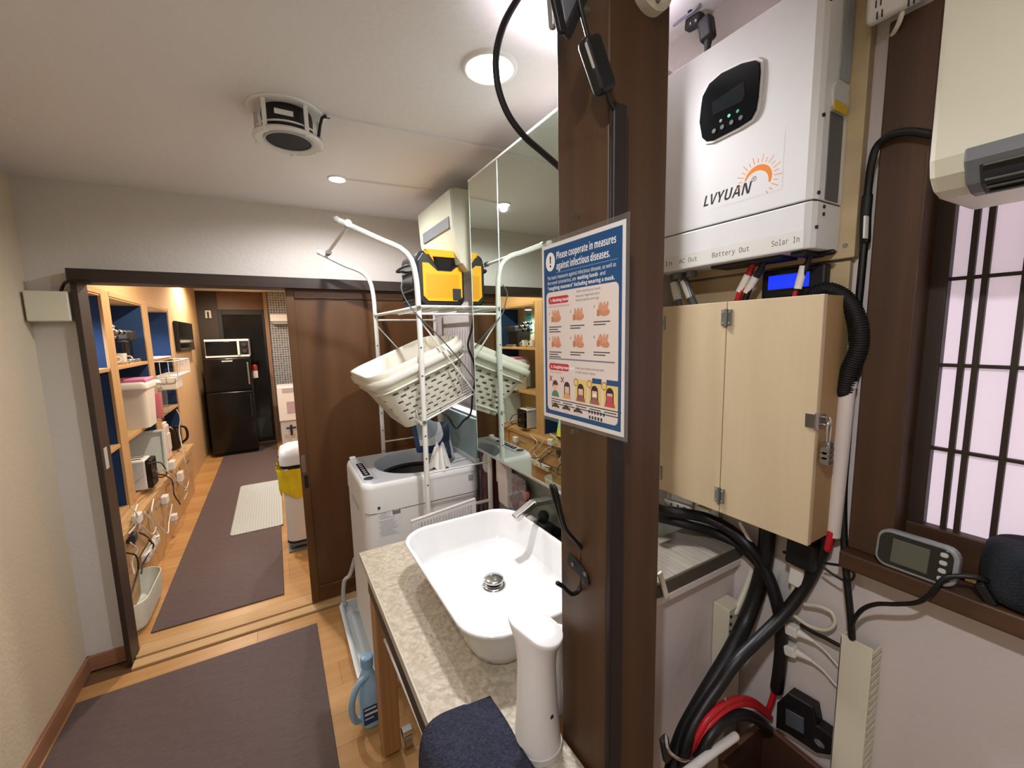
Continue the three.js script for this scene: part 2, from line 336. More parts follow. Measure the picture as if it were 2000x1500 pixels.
// ---------------------------------------------------------------- lamps
function downlight(x, d, inten, col, label, ce = CEIL, r = 0.055, glow = 14) {
  const t = thing('ceiling_lamp', label, 'lamp', [x, ce - 0.012, d]);
  part('trim_ring', lathe([x, ce, d], [[r * 0.98, -0.001], [r * 1.0, -0.008], [r * 1.08, -0.009], [r * 1.16, -0.006], [r * 1.2, -0.0005]], 40), M.white, t);
  part('lamp_face', lathe([x, ce, d], [[0, -0.012], [r * 0.5, -0.0115], [r * 0.85, -0.0085], [r * 0.985, -0.004]], 32), emit(col, glow), t, 'glowing lamp face');
  const s = new THREE.SpotLight(col, inten, 0, 1.5, 0.35, 2); s.position.set(x, ce - 0.02, -d); s.target.position.set(x, 0, -d); s.castShadow = true; s.shadow.radius = r * 0.6 / 0.02;
  scene.add(s, s.target);
}
downlight(0.555, 1.045, L.near, NEUT, 'round recessed ceiling lamp glowing above the wash basin', CEIL, 0.062);
downlight(0.305, 2.04, L.far, NEUT, 'small round recessed ceiling lamp glowing near the drying rack', CEIL, 0.034);
downlight(-0.3, -0.1, L.behind, NEUT, 'round recessed ceiling lamp behind the viewer', CEIL, 0.055);

// ---------------------------------------------------------------- the passage beyond the door
const HC = 2.32;
struct('ceiling', box(-1.3, 1.2, HC, HC + 0.08, 2.62, 7.4, 0), M.wall);
struct('wall_passage', [
  box(-1.2, WL, 0, HC, 2.62, 2.74, 0), box(-1.2, WL, 1.85, HC, 2.74, 5.24, 0), box(-1.2, WL, 0, 0.5, 2.74, 5.24, 0), box(-1.2, WL, 0, HC, 5.24, FAR + 0.1, 0),
  box(-1.2, WL, 0.5, 1.85, 3.42, 3.53, 0), box(-1.2, WL, 0.5, 1.85, 4.32, 4.45, 0)], M.hallWall);
struct('wall_kitchen_side', box(0.98, 1.1, 0, HC, 2.6, FAR + 0.1, 0), M.hallWall);
{
  const w = struct('wall_far', [box(-1.2, -0.64, 0, HC, FAR, FAR + 0.1, 0), box(-0.64, 1.1, 1.97, HC, FAR, FAR + 0.1, 0), box(-0.02, 1.1, 0, 1.97, FAR, FAR + 0.1, 0)], M.trimWood);
  part('upper_panel', box(-0.64, -0.05, 1.98, 2.235, FAR - 0.012, FAR, 0.002, 'x'), M.doorWood, w);
  part('cornice', box(-0.885, 0.98, 2.24, HC, FAR - 0.05, FAR, 0.004), M.whiteMatt, w);
  part('corner_trim', box(-0.075, -0.025, 0, 2.24, FAR - 0.1, FAR, 0.004), std(0x8c6a50, 0.55), w);
}
{
  const d = struct('door', box(-0.64, -0.06, 0, 1.96, FAR + 0.02, FAR + 0.06, 0), M.black);
  part('pane', box(-0.60, -0.1, 0.35, 1.92, FAR + 0.005, FAR + 0.012, 0.001), M.blackGloss, d);
  for (const g of [box(-0.65, -0.6, 0, 1.97, FAR - 0.01, FAR + 0.03, 0.003), box(-0.11, -0.06, 0, 1.97, FAR - 0.01, FAR + 0.03, 0.003)]) part('stile', g, M.black, d);
  for (const g of [box(-0.6, -0.11, 1.91, 1.97, FAR - 0.01, FAR + 0.03, 0.003), box(-0.6, -0.11, 0.0, 0.06, FAR - 0.01, FAR + 0.03, 0.003)]) part('rail', g, M.black, d);
  part('lower_panel', box(-0.6, -0.11, 0.06, 0.36, FAR - 0.002, FAR + 0.02, 0.002), std(0x3c4144, 0.4), d);
}
// mosaic splashback (single tiles only a few pixels wide)
{
  const tm = std(0xffffff, 0.3, 0, { map: tex(128, 128, [0.14, 0.14], (u, v) => { const a = (u * 4) % 1, b = (v * 4) % 1; const g = a < 0.12 || b < 0.12; const h = hsh(Math.floor(u * 4), Math.floor(v * 4), 5); return g ? [214, 212, 208] : mix3([92, 96, 100], [118, 122, 126], h); }) });
  struct('wall_tiled', box(-0.02, 0.98, 0.0, 2.24, FAR - 0.08, FAR, 0.001), tm);
}
// niche interiors
const nicheD = [[2.74, 3.42], [3.53, 4.32], [4.45, 5.24]];
nicheD.forEach(([a, b], i) => {
  const n = thing('wall_niche', ['narrow navy-backed wall niche with wood shelves next to the door jamb', 'navy-backed wall niche holding the white bin and the white toaster', 'navy-backed wall niche with the white wire hanging basket next to the small screen'][i], 'shelf niche', [-0.9, 0.5, (a + b) / 2]);
  part('back_panel', box(-1.19, -1.13, 0.5, 1.85, a, b, 0), i === 1 ? std(0xc2b594, 0.8) : M.navy, n);
  for (const g of [box(-1.13, -0.878, 0.5, 1.85, a - 0.002, a + 0.014, 0.001), box(-1.13, -0.878, 0.5, 1.85, b - 0.014, b + 0.002, 0.001)]) part('side_panel', g, M.navy, n);
  for (const y of [1.375, 0.9]) part('shelf', box(-1.13, -0.874, y, y + 0.024, a + 0.014, b - 0.014, 0.002, 'z'), M.paleWood, n);
  part('bottom_board', box(-1.13, -0.872, 0.5, 0.524, a + 0.014, b - 0.014, 0.002, 'z'), M.paleWood, n);
  part('top_board', box(-1.13, -0.874, 1.83, 1.85, a + 0.014, b - 0.014, 0.002, 'z'), M.paleWood, n);
  for (const [p, q] of i === 0 ? [[a - 0.02, a + 0.02], [b - 0.02, b + 0.055]] : i === 1 ? [[a - 0.054, a + 0.012], [b - 0.012, b + 0.06]] : [[a - 0.068, a + 0.012], [b - 0.012, b + 0.03]]) part('stile', box(-0.884, -0.868, 0.5, 1.87, p, q, 0.002), M.paleWood, n);
  part('top_rail', box(-0.884, -0.868, 1.84, 1.87, a + 0.022, b - 0.022, 0.002, 'z'), M.paleWood, n);
});
for (const i of [0, 1, 2]) {
  const [a, b] = nicheD[i], d = a + 0.32, t = thing('niche_lamp', ['small bright lamp under the top of the niche next to the door jamb', 'small bright lamp at the top of the niche above the black coffee machine', 'small bright lamp at the top of the niche beside the small screen'][i], 'lamp', [-0.99, 1.815, d]);
  part('lamp_body', lathe([-0.99, 1.80, d], [[0, 0.028], [0.042, 0.028], [0.045, 0.004], [0.038, 0]], 24), M.white, t);
  part('lamp_face', lathe([-0.99, 1.80, d], [[0, -0.002], [0.034, -0.001], [0.038, 0.001]], 24), emit(0xf4f8ff, 10), t);
  const s = new THREE.SpotLight(0xf2f6ff, L.niche, 0, 1.35, 0.5, 2); s.position.set(-0.99, 1.79, -d); s.target.position.set(-0.97, 0.5, -d); s.castShadow = true; s.shadow.radius = 2; scene.add(s, s.target);
}
// hall lamps (out of sight above the lintel)
downlight(-0.60, 6.05, L.spot, HALLC, 'warm ceiling lamp close to the passage wall beyond the small screen', HC, 0.05);
downlight(-0.25, 3.7, L.hall, HALLC, 'warm ceiling lamp in the passage above the long mat', HC, 0.06);
downlight(0.45, 5.2, L.kitchen, NEUT, 'kitchen ceiling lamp behind the sliding door', HC, 0.06);
// low ledge under the niches
{
  const t = thing('console', 'low wooden console ledge with drawers running under the wall niches', 'console', [-0.84, 0, 4.0]);
  part('body', box(-0.884, -0.82, 0, 0.46, 2.9, 5.22, 0.002), M.paleWood, t);
  part('ledge_board', box(-0.884, -0.79, 0.46, 0.5, 2.88, 5.24, 0.003, 'z'), M.paleWood, t);
  for (const [a, b] of [[2.93, 3.45], [3.48, 4.0], [4.03, 4.55], [4.58, 5.2]]) {
    const dr = part('drawer', box(-0.821, -0.806, 0.26, 0.45, a, b, 0.003, 'z'), M.paleWood, t);
    part('pull', box(-0.807, -0.798, 0.385, 0.4, (a + b) / 2 - 0.09, (a + b) / 2 + 0.09, 0.002), M.alu, dr);
  }
}
// ---- things in the niches
{
  // white storage bin with pink lid strip
  const D = 3.95, a = onD(236, 752, D), b = onD(293, 752, D), yb = 0.925, t = thing('storage_bin', 'large white storage bin with a clear pink-edged lid on the middle niche shelf', 'storage bin', [-0.9, yb, 4.0]);
  part('body', loft([rrLoop(-0.915, 4.02, 0.085, 0.12, 0.03, yb), rrLoop(-0.915, 4.02, 0.095, 0.13, 0.03, 1.2), rrLoop(-0.915, 4.02, 0.1, 0.135, 0.03, 1.215)]), M.white, t);
  part('lid', loft([rrLoop(-0.915, 4.02, 0.104, 0.14, 0.03, 1.215), rrLoop(-0.915, 4.02, 0.104, 0.14, 0.03, 1.245), rrLoop(-0.915, 4.02, 0.09, 0.125, 0.03, 1.262)]), M.white, t);
  part('handle_strip', box(-1.01, -0.82, 1.255, 1.285, 3.9, 4.14, 0.008), M.pink, t, 'pink strip across the lid');
  const p = thing('pitcher', 'clear pitcher of pink drink standing beside the white storage bin', 'pitcher', [-0.82, yb, 4.2]);
  part('body', lathe([-0.845, yb, 4.2], [[0.001, 0.003], [0.04, 0], [0.048, 0.02], [0.052, 0.3], [0.054, 0.305], [0.048, 0.306], [0.046, 0.03], [0.001, 0.02]], 24), M.clear, p);
  part('drink', lathe([-0.845, yb, 4.2], [[0.001, 0.022], [0.044, 0.024], [0.046, 0.22], [0.001, 0.221]], 24), M.hotPink, p);
  part('lid', lathe([-0.845, yb, 4.2], [[0.001, 0.33], [0.04, 0.328], [0.056, 0.31], [0.055, 0.3]], 24), M.lightGrey, p);
}
{
  const t = thing('coffee_machine', 'black coffee machine on the top shelf of the bin niche', 'coffee machine', [-1.0, 1.4, 3.95]);
  part('body', box(-1.12, -0.93, 1.4, 1.62, 4.02, 4.2, 0.015), M.blackGloss, t);
  part('head', box(-1.1, -0.9, 1.56, 1.64, 4.01, 4.21, 0.02), M.black, t);
  part('drip_tray', box(-0.94, -0.89, 1.4, 1.425, 4.03, 4.19, 0.005), M.steel, t);
  const c = thing('capsule_holder', 'black wire holder of shiny coffee capsules in the bin niche', 'capsule holder', [-0.97, 1.4, 3.8]);
  part('frame', [tube([[-1.05, 1.4, 3.82], [-1.05, 1.66, 3.82], [-1.05, 1.66, 3.92], [-1.05, 1.4, 3.92]], 0.003, 20, 6, false, false), tube([[-0.9, 1.4, 3.82], [-0.9, 1.56, 3.82], [-0.9, 1.56, 3.92], [-0.9, 1.4, 3.92]], 0.003, 20, 6, false, false), box(-1.06, -0.89, 1.552, 1.558, 3.71, 3.93, 0.002)], M.black, c);
  for (let k = 0; k < 4; k++) for (let j = 0; j < 3; j++) part('capsule', ball([-0.95 + 0.04 * (j % 2), 1.585 + 0.035 * j, 3.74 + 0.052 * k], 0.019), k % 2 ? M.blackGloss : M.steel, c);
  const m = thing('mug', 'white mug with a curved handle on the top niche shelf', 'mug', [-0.92, 1.4, 3.82]);
  part('cup', lathe([-0.92, 1.4, 3.82], [[0.001, 0.004], [0.026, 0], [0.034, 0.02], [0.036, 0.075], [0.033, 0.075], [0.03, 0.02], [0.001, 0.01]], 24), M.ceramic, m);
  part('handle', tube([[-0.886, 1.455, 3.82], [-0.862, 1.45, 3.82], [-0.86, 1.425, 3.82], [-0.888, 1.415, 3.82]], 0.005, 16, 6), M.ceramic, m);
  const s = m.clone(); s.name = numbered('mug'); s.position.set(-0.945, 1.4, -3.7); s.rotation.y = 0.8; s.userData.label = 'white mug nearest the wooden stile on the top niche shelf'; scene.add(s);
  const j = thing('glass_jar', 'lidded glass jar of red fruit on the top niche shelf', 'jar', [-0.95, 1.4, 3.61]);
  part('glass', lathe([-0.96, 1.4, 3.6], [[0.001, 0.002], [0.042, 0.002], [0.045, 0.01], [0.045, 0.12], [0.036, 0.13]], 24), M.clear, j);
  part('fruit', lathe([-0.96, 1.402, 3.6], [[0.001, 0.004], [0.038, 0.006], [0.04, 0.07], [0.001, 0.08]], 16), M.red, j);
  part('lid', lathe([-0.96, 1.53, 3.6], [[0.038, 0], [0.04, 0.018], [0.001, 0.02]], 20), M.steel, j);
  // turquoise card on the far side of the niche
  const cd = solo('notice_card', box(-1.129, -1.122, 1.55, 1.79, 3.98, 4.12, 0.001), M.paper, 'turquoise printed card fixed at the back of the bin niche', 'card');
  const face = part('print', quad([-1.1214, 1.787, 3.983], [-1.1214, 1.787, 4.117], [-1.1214, 1.553, 4.117], [-1.1214, 1.553, 3.983]), printMat(canvasTex(64, 128, (x, w, h) => { x.fillStyle = '#5fc6c4'; x.fillRect(0, 0, w, h); x.fillStyle = '#2b8c94'; for (let k = 0; k < 5; k++) x.fillRect(10, 14 + k * 20, 44 - (k % 3) * 10, 6); x.fillStyle = '#123'; x.fillRect(24, 108, 16, 10); })), cd);
}
{
  const t = thing('toaster', 'white pop-up toaster with a black front on the console ledge', 'toaster', [-0.9, 0.525, 3.75]);
  part('body', box(-1.02, -0.83, 0.53, 0.74, 3.66, 3.82, 0.014), M.white, t);
  part('front_face', box(-0.835, -0.80, 0.535, 0.735, 3.665, 3.815, 0.01), M.blackGloss, t, 'black front face');
  for (const d of [3.70, 3.765]) part('slot', box(-0.99, -0.86, 0.732, 0.7415, d, d + 0.025, 0.002), M.black, t);
  part('lever', box(-0.8, -0.785, 0.62, 0.635, 3.73, 3.75, 0.003), M.steel, t);
  const q = thing('tray', 'pale blue square tray leaning at the back of the toaster', 'tray', [-0.9, 0.53, 4.1]);
  part('panel', rot(box(-1.03, -0.80, 0.53, 0.86, 4.1, 4.112, 0.006), [-0.9, 0.53, 4.1], [1, 0, 0], -0.1), std(0xcfdfe2, 0.35), q);
  part('rim', rot([box(-1.035, -0.795, 0.845, 0.865, 4.085, 4.115, 0.006), box(-0.815, -0.795, 0.53, 0.86, 4.085, 4.115, 0.006)], [-0.9, 0.53, 4.1], [1, 0, 0], -0.1), std(0xdbe8ea, 0.3), q);
}
{
  const t = thing('cup_stack', 'stack of white cups beside dark cups in the niche next to the small screen', 'cups', [-0.97, 1.4, 4.6]);
  for (let k = 0; k < 3; k++) part('cup', lathe([-0.965, 1.4 + k * 0.05, 4.55], [[0.001, 0.004], [0.022, 0], [0.036, 0.05], [0.033, 0.05], [0.001, 0.01]], 20), M.ceramic, t);
  const b = thing('cup_stack', 'dark cups topped by one white mug in the niche next to the small screen', 'cups', [-0.98, 1.4, 4.75]);
  part('dark_cup', lathe([-0.985, 1.4, 4.74], [[0.001, 0.003], [0.04, 0], [0.046, 0.17], [0.042, 0.17], [0.001, 0.01]], 20), M.black, b);
  part('white_cup', lathe([-0.985, 1.57, 4.74], [[0.001, 0.003], [0.032, 0], [0.04, 0.085], [0.037, 0.085], [0.001, 0.01]], 20), M.ceramic, b);
}
{
  const t = thing('wire_basket', 'white wire basket hooked on the niche shelf next to the small screen', 'basket', [-0.8, 1.3, 4.8]);
  const g = []; const x0 = -0.9, x1 = -0.73, d0 = 4.5, d1 = 5.1, y0 = 1.25, y1 = 1.38;
  for (const y of [y0, y1]) g.push(tube([[x0, y, d0], [x1, y, d0], [x1, y, d1], [x0, y, d1], [x0, y, d0]], 0.005, 40, 6, false, false));
  for (let k = 0; k <= 8; k++) { const d = d0 + (d1 - d0) * k / 8; g.push(rod([x0, y0, d], [x1, y0, d], 0.003, 5), rod([x1, y0, d], [x1, y1, d], 0.003, 5)); }
  for (let k = 0; k <= 3; k++) { const x = x0 + (x1 - x0) * k / 3; g.push(rod([x, y0, d0], [x, y1, d0], 0.003, 5)); }
  part('wire_frame', g, M.rackWhite, t);
  part('shelf_hook', [rod([-0.9, 1.38, 4.6], [-0.9, 1.41, 4.6], 0.005, 6), rod([-0.9, 1.38, 5.0], [-0.9, 1.41, 5.0], 0.005, 6), box(-1.0, -0.86, 1.4, 1.412, 4.5, 5.1, 0.004)], M.rackWhite, t);
  solo('bread_box', box(-0.9, -0.75, 1.13, 1.24, 4.55, 4.8, 0.012), M.white, 'small white box under the white wire basket', 'box');
  const j = thing('water_jug', 'clear plastic jug on the middle shelf under the wire basket', 'jug', [-0.9, 0.925, 4.55]);
  part('body', lathe([-0.9, 0.925, 4.58], [[0.001, 0.003], [0.06, 0.001], [0.066, 0.02], [0.07, 0.2], [0.055, 0.235]], 24), M.clear, j);
  part('lid', lathe([-0.9, 1.16, 4.58], [[0.06, -0.004], [0.06, 0.02], [0.03, 0.032], [0.001, 0.033]], 24), M.lightGrey, j);
  const w = thing('water_filter', 'pinkish white upright appliance on the ledge beyond the tray', 'appliance', [-0.93, 0.525, 4.55]);
  part('body', box(-1.0, -0.86, 0.526, 0.83, 4.5, 4.66, 0.02), std(0xe2cfc8, 0.45), w);
  part('cap', box(-0.99, -0.87, 0.825, 0.85, 4.51, 4.65, 0.012), M.whiteMatt, w);
  part('front_panel', box(-0.862, -0.852, 0.6, 0.75, 4.53, 4.63, 0.004), M.whiteMatt, w);
  const k = thing('kettle', 'black electric kettle on the ledge at the far end of the niches', 'kettle', [-0.93, 0.525, 4.95]);
  part('body', lathe([-0.93, 0.526, 4.95], [[0.001, 0.001], [0.085, 0], [0.09, 0.02], [0.075, 0.19], [0.05, 0.22], [0.001, 0.232]], 28), M.blackGloss, k);
  part('handle', tube([[-0.87, 0.74, 4.95], [-0.8, 0.73, 4.95], [-0.79, 0.62, 4.95], [-0.845, 0.57, 4.95]], 0.011, 20, 8), M.black, k);
  part('lid_knob', ball([-0.93, 0.765, 4.95], 0.012), M.black, k);
}
{
  const t = thing('tablet', 'tablet with a yellow-green screen standing on the ledge next to the door jamb', 'tablet', [-0.87, 0.52, 3.06]);
  const T = (g) => rot(g, [-0.88, 0.53, 3.06], [0, 0, 1], 0.22);
  part('case', T(box(-0.888, -0.876, 0.53, 0.75, 2.96, 3.22, 0.004)), M.black, t);
  part('screen', T(quad([-0.8755, 0.74, 2.975], [-0.8755, 0.74, 3.205], [-0.8755, 0.545, 3.205], [-0.8755, 0.545, 2.975])), std(0x101010, 0.2, 0, { emissive: 0xffffff, emissiveIntensity: 0.9, emissiveMap: canvasTex(128, 96, (x, w, h) => { for (let k = 0; k < h; k++) { x.fillStyle = k < h * 0.6 ? '#b9dfb4' : '#e6d83a'; x.fillRect(0, k, w, 1); } x.fillStyle = '#8cc6a8'; for (let k = 0; k < 12; k++) x.fillRect((k * 37) % w, (k * 17) % 54, 22, 4); }) }), t);
  part('foot', T(box(-0.9, -0.85, 0.524, 0.534, 3.02, 3.14, 0.003)), M.black, t);
}
// small wall screen
{
  const t = thing('wall_screen', 'small black flat screen hung on the tan passage wall', 'screen', [-0.87, 1.48, 5.95]);
  part('case', box(-0.882, -0.845, 1.44, 1.76, 5.5, 6.42, 0.006), M.black, t);
  part('screen', box(-0.846, -0.842, 1.475, 1.75, 5.52, 6.4, 0.001), M.blackGloss, t);
  part('lower_bezel', box(-0.846, -0.838, 1.445, 1.47, 5.51, 6.41, 0.003), M.darkGrey, t);
}
{
  const t = thing('wall_phone', 'small white intercom handset on the far wall above the microwave', 'intercom', [-0.75, 1.85, FAR - 0.02]);
  part('body', box(-0.79, -0.72, 1.86, 1.97, FAR - 0.03, FAR - 0.001, 0.006), M.whiteMatt, t);
  part('handset', box(-0.765, -0.745, 1.865, 1.95, FAR - 0.045, FAR - 0.028, 0.006), M.black, t);
}
// fridge, microwave, spray can
{
  const t = thing('fridge', 'black two-door fridge at the far end of the passage', 'fridge', [-0.54, 0, 6.9]);
  part('body', box(-0.80, -0.28, 0.03, 1.31, 6.62, 7.2, 0.012), M.blackGloss, t);
  part('foot', [box(-0.78, -0.3, 0, 0.035, 6.64, 7.15, 0.004)], M.black, t);
  const u = part('door', box(-0.80, -0.28, 0.88, 1.31, 6.56, 6.615, 0.014), M.blackGloss, t), l = part('door', box(-0.80, -0.28, 0.05, 0.865, 6.56, 6.615, 0.014), M.blackGloss, t);
  part('handle', box(-0.325, -0.305, 0.95, 1.25, 6.53, 6.56, 0.006), M.steel, u); part('handle', box(-0.325, -0.305, 0.5, 0.82, 6.53, 6.56, 0.006), M.black, l);
  part('badge', box(-0.6, -0.48, 1.265, 1.282, 6.553, 6.561, 0.002), M.lightGrey, u);
}
{
  const t = thing('microwave', 'white and black microwave oven on top of the black fridge', 'microwave', [-0.54, 1.31, 6.85]);
  part('body', box(-0.775, -0.285, 1.32, 1.56, 6.68, 7.08, 0.008), M.lightGrey, t);
  part('foot', [box(-0.76, -0.7, 1.31, 1.321, 6.7, 6.76, 0.002), box(-0.36, -0.3, 1.31, 1.321, 6.7, 6.76, 0.002)], M.black, t);
  const d = part('door', box(-0.765, -0.42, 1.347, 1.533, 6.655, 6.685, 0.006), M.blackGloss, t);
  part('handle', box(-0.418, -0.392, 1.345, 1.535, 6.64, 6.685, 0.006), M.whiteMatt, d);
  for (const y of [[1.532, 1.56], [1.32, 1.348]]) part('face_strip', box(-0.775, -0.285, y[0], y[1], 6.66, 6.69, 0.004), M.whiteMatt, t);
  part('control_panel', box(-0.39, -0.29, 1.348, 1.532, 6.66, 6.688, 0.004), M.black, t);
  for (const y of [1.485, 1.4]) part('knob', rod([-0.34, y, 6.66], [-0.34, y, 6.64], 0.026, 20), M.darkGrey, t);
}
{
  const t = thing('spray_can', 'red and white can hanging at the right side of the fridge', 'can', [-0.24, 1.02, 6.7]);
  part('body', lathe([-0.245, 1.02, 6.7], [[0.001, 0], [0.033, 0.002], [0.034, 0.1], [0.03, 0.1]], 20), M.white, t);
  part('band', lathe([-0.245, 1.12, 6.7], [[0.034, 0], [0.034, 0.07], [0.02, 0.085], [0.001, 0.086]], 20), std(0x8c1c1c, 0.4), t, 'dark red upper half');
  part('strap', box(-0.285, -0.24, 1.1, 1.11, 6.67, 6.69, 0.002), M.black, t);
}
// kitchen fittings beyond the sliding door
{
  const t = thing('range_hood', 'white range hood lamp unit on the mosaic tiled wall', 'hood', [0.15, 1.8, FAR - 0.15]);
  const a = onD(527, 614, 7.1), b = onD(553, 628, 7.1);
  part('body', box(a[0], a[0] + 0.55, b[1], a[1], 7.02, 7.168, 0.008), M.white, t);
  part('lens', box(a[0] + 0.02, a[0] + 0.5, b[1] - 0.04, b[1], 7.04, 7.165, 0.006), M.grey, t);
}
{
  const D = 6.3, a = onD(540, 757, D), c = onD(568, 830, D), t = thing('dish_dryer', 'white kitchen appliance with a small framed window behind the trash can', 'appliance', [a[0] + 0.2, 0, D]);
  part('body', box(a[0], a[0] + 0.45, c[1] + 0.06, a[1], D, D + 0.45, 0.012), M.white, t);
  part('base', box(a[0] + 0.01, a[0] + 0.45, 0, c[1] + 0.06, D + 0.02, D + 0.45, 0.006), M.lightGrey, t);
  part('window', box(a[0] + 0.1, a[0] + 0.3, a[1] - 0.36, a[1] - 0.2, D - 0.008, D + 0.004, 0.004), std(0xb9a2a8, 0.3), t);
  part('label', box(a[0] + 0.06, a[0] + 0.3, a[1] - 0.08, a[1] - 0.02, D - 0.003, D + 0.002, 0.001), std(0xb8a9ae, 0.5), t);
  const v = thing('valve', 'black cross-handled valve in front of the white appliance base', 'valve', [a[0] + 0.13, c[1] - 0.2, D - 0.05]);
  const vx = a[0] + 0.13, vy = c[1] - 0.03;
  part('handle', [rod([vx - 0.06, vy, D - 0.05], [vx + 0.06, vy, D - 0.05], 0.014), rod([vx, vy - 0.1, D - 0.05], [vx, vy + 0.04, D - 0.05], 0.014)], M.black, v);
  part('stem', rod([vx, vy, D - 0.05], [vx, vy, D + 0.03], 0.012), M.steel, v);
}
{
  const D = 3.42, tp = onD(585, 866, D)[1], t = thing('trash_can', 'tall white trash can with yellow bag and rounded lid behind the sliding door edge', 'trash can', [0.1, 0, D]);
  const cx = 0.1, n = 48;
  part('stand', [box(cx - 0.12, cx + 0.12, 0.0, 0.012, D - 0.15, D + 0.15, 0.004), box(cx - 0.11, cx + 0.11, 0.03, 0.06, D - 0.13, D + 0.13, 0.006), box(cx - 0.1, cx - 0.07, 0.01, 0.035, D - 0.1, D + 0.1, 0.003), box(cx + 0.07, cx + 0.1, 0.01, 0.035, D - 0.1, D + 0.1, 0.003)], M.midGrey, t);
  part('body', loft([rrLoop(cx, D, 0.115, 0.135, 0.06, 0.06, n), rrLoop(cx, D, 0.12, 0.14, 0.06, 0.08, n), rrLoop(cx, D, 0.12, 0.14, 0.06, tp - 0.2, n)]), M.white, t);
  part('base_ring', loft([rrLoop(cx, D, 0.122, 0.142, 0.06, 0.06, n), rrLoop(cx, D, 0.122, 0.142, 0.06, 0.075, n)]), M.black, t);
  const bag = []; for (let j = 0; j <= 6; j++) { const y = tp - 0.34 + j * 0.033; bag.push(rrLoop(cx, D, 0.124, 0.144, 0.06, y, n).map((p, i) => { const w = 0.008 * Math.sin(i * 1.7 + j * 0.6) + 0.006 * Math.sin(i * 0.9 - j), k = 1 + (j === 0 ? 0.06 : j > 4 ? 0.2 : 0.13) + w * 5; return [cx + (p[0] - cx) * k, p[1] + (j === 0 ? 0.03 * Math.sin(i * 0.6) : 0), D + (p[2] - D) * k]; })); }
  part('bag', loft(bag, false, false), M.yellowBag, t, 'crumpled yellow bag over the rim');
  part('collar', loft([rrLoop(cx, D, 0.124, 0.144, 0.06, tp - 0.145, n), rrLoop(cx, D, 0.126, 0.146, 0.06, tp - 0.12, n)]), M.black, t);
  part('lid', loft([rrLoop(cx, D, 0.13, 0.15, 0.06, tp - 0.12, n), rrLoop(cx, D, 0.13, 0.15, 0.06, tp - 0.06, n), rrLoop(cx, D, 0.118, 0.135, 0.055, tp - 0.02, n), rrLoop(cx, D, 0.08, 0.1, 0.05, tp, n)]), std(0xe4e9f2, 0.3), t);
  part('lid_button', rod([cx - 0.128, tp - 0.07, D - 0.03], [cx - 0.136, tp - 0.07, D - 0.03], 0.012, 16), M.black, t);
}
// mats
solo('floor_mat', box(-0.69, -0.062, 0.0015, 0.008, 2.735, 7.1, 0.003), M.mat, 'long dark brown runner mat in the passage beyond the door', 'mat');
solo('floor_mat', box(-0.862, 0.085, 0.0015, 0.008, -1.4, 2.345, 0.003), M.mat, 'dark brown floor mat in front of the washing machine and counter', 'mat');
solo('kitchen_mat', prism(rrect(-0.416, -0.045, 3.8, 5.08, 0.03), 'y', 0.0085, 0.014, 0.0015), M.kitchenMat, 'grey dotted mat lying on the long runner mat', 'mat');
// white tub on the floor by the jamb
{
  const t = thing('plastic_tub', 'oval white plastic tub standing on the floor next to the door jamb', 'tub', [-0.79, 0, 2.98]);
  const c = [-0.79, 2.98], n = 56;
  part('tub_wall', loft([rrLoop(...c, 0.065, 0.2, 0.065, 0.004, n), rrLoop(...c, 0.08, 0.22, 0.08, 0.03, n), rrLoop(...c, 0.09, 0.235, 0.09, 0.165, n), rrLoop(...c, 0.087, 0.232, 0.087, 0.168, n), rrLoop(...c, 0.084, 0.229, 0.084, 0.165, n), rrLoop(...c, 0.073, 0.21, 0.073, 0.03, n), rrLoop(...c, 0.05, 0.18, 0.05, 0.012, n)], true, true), std(0xe4ebe0, 0.4), t);
}
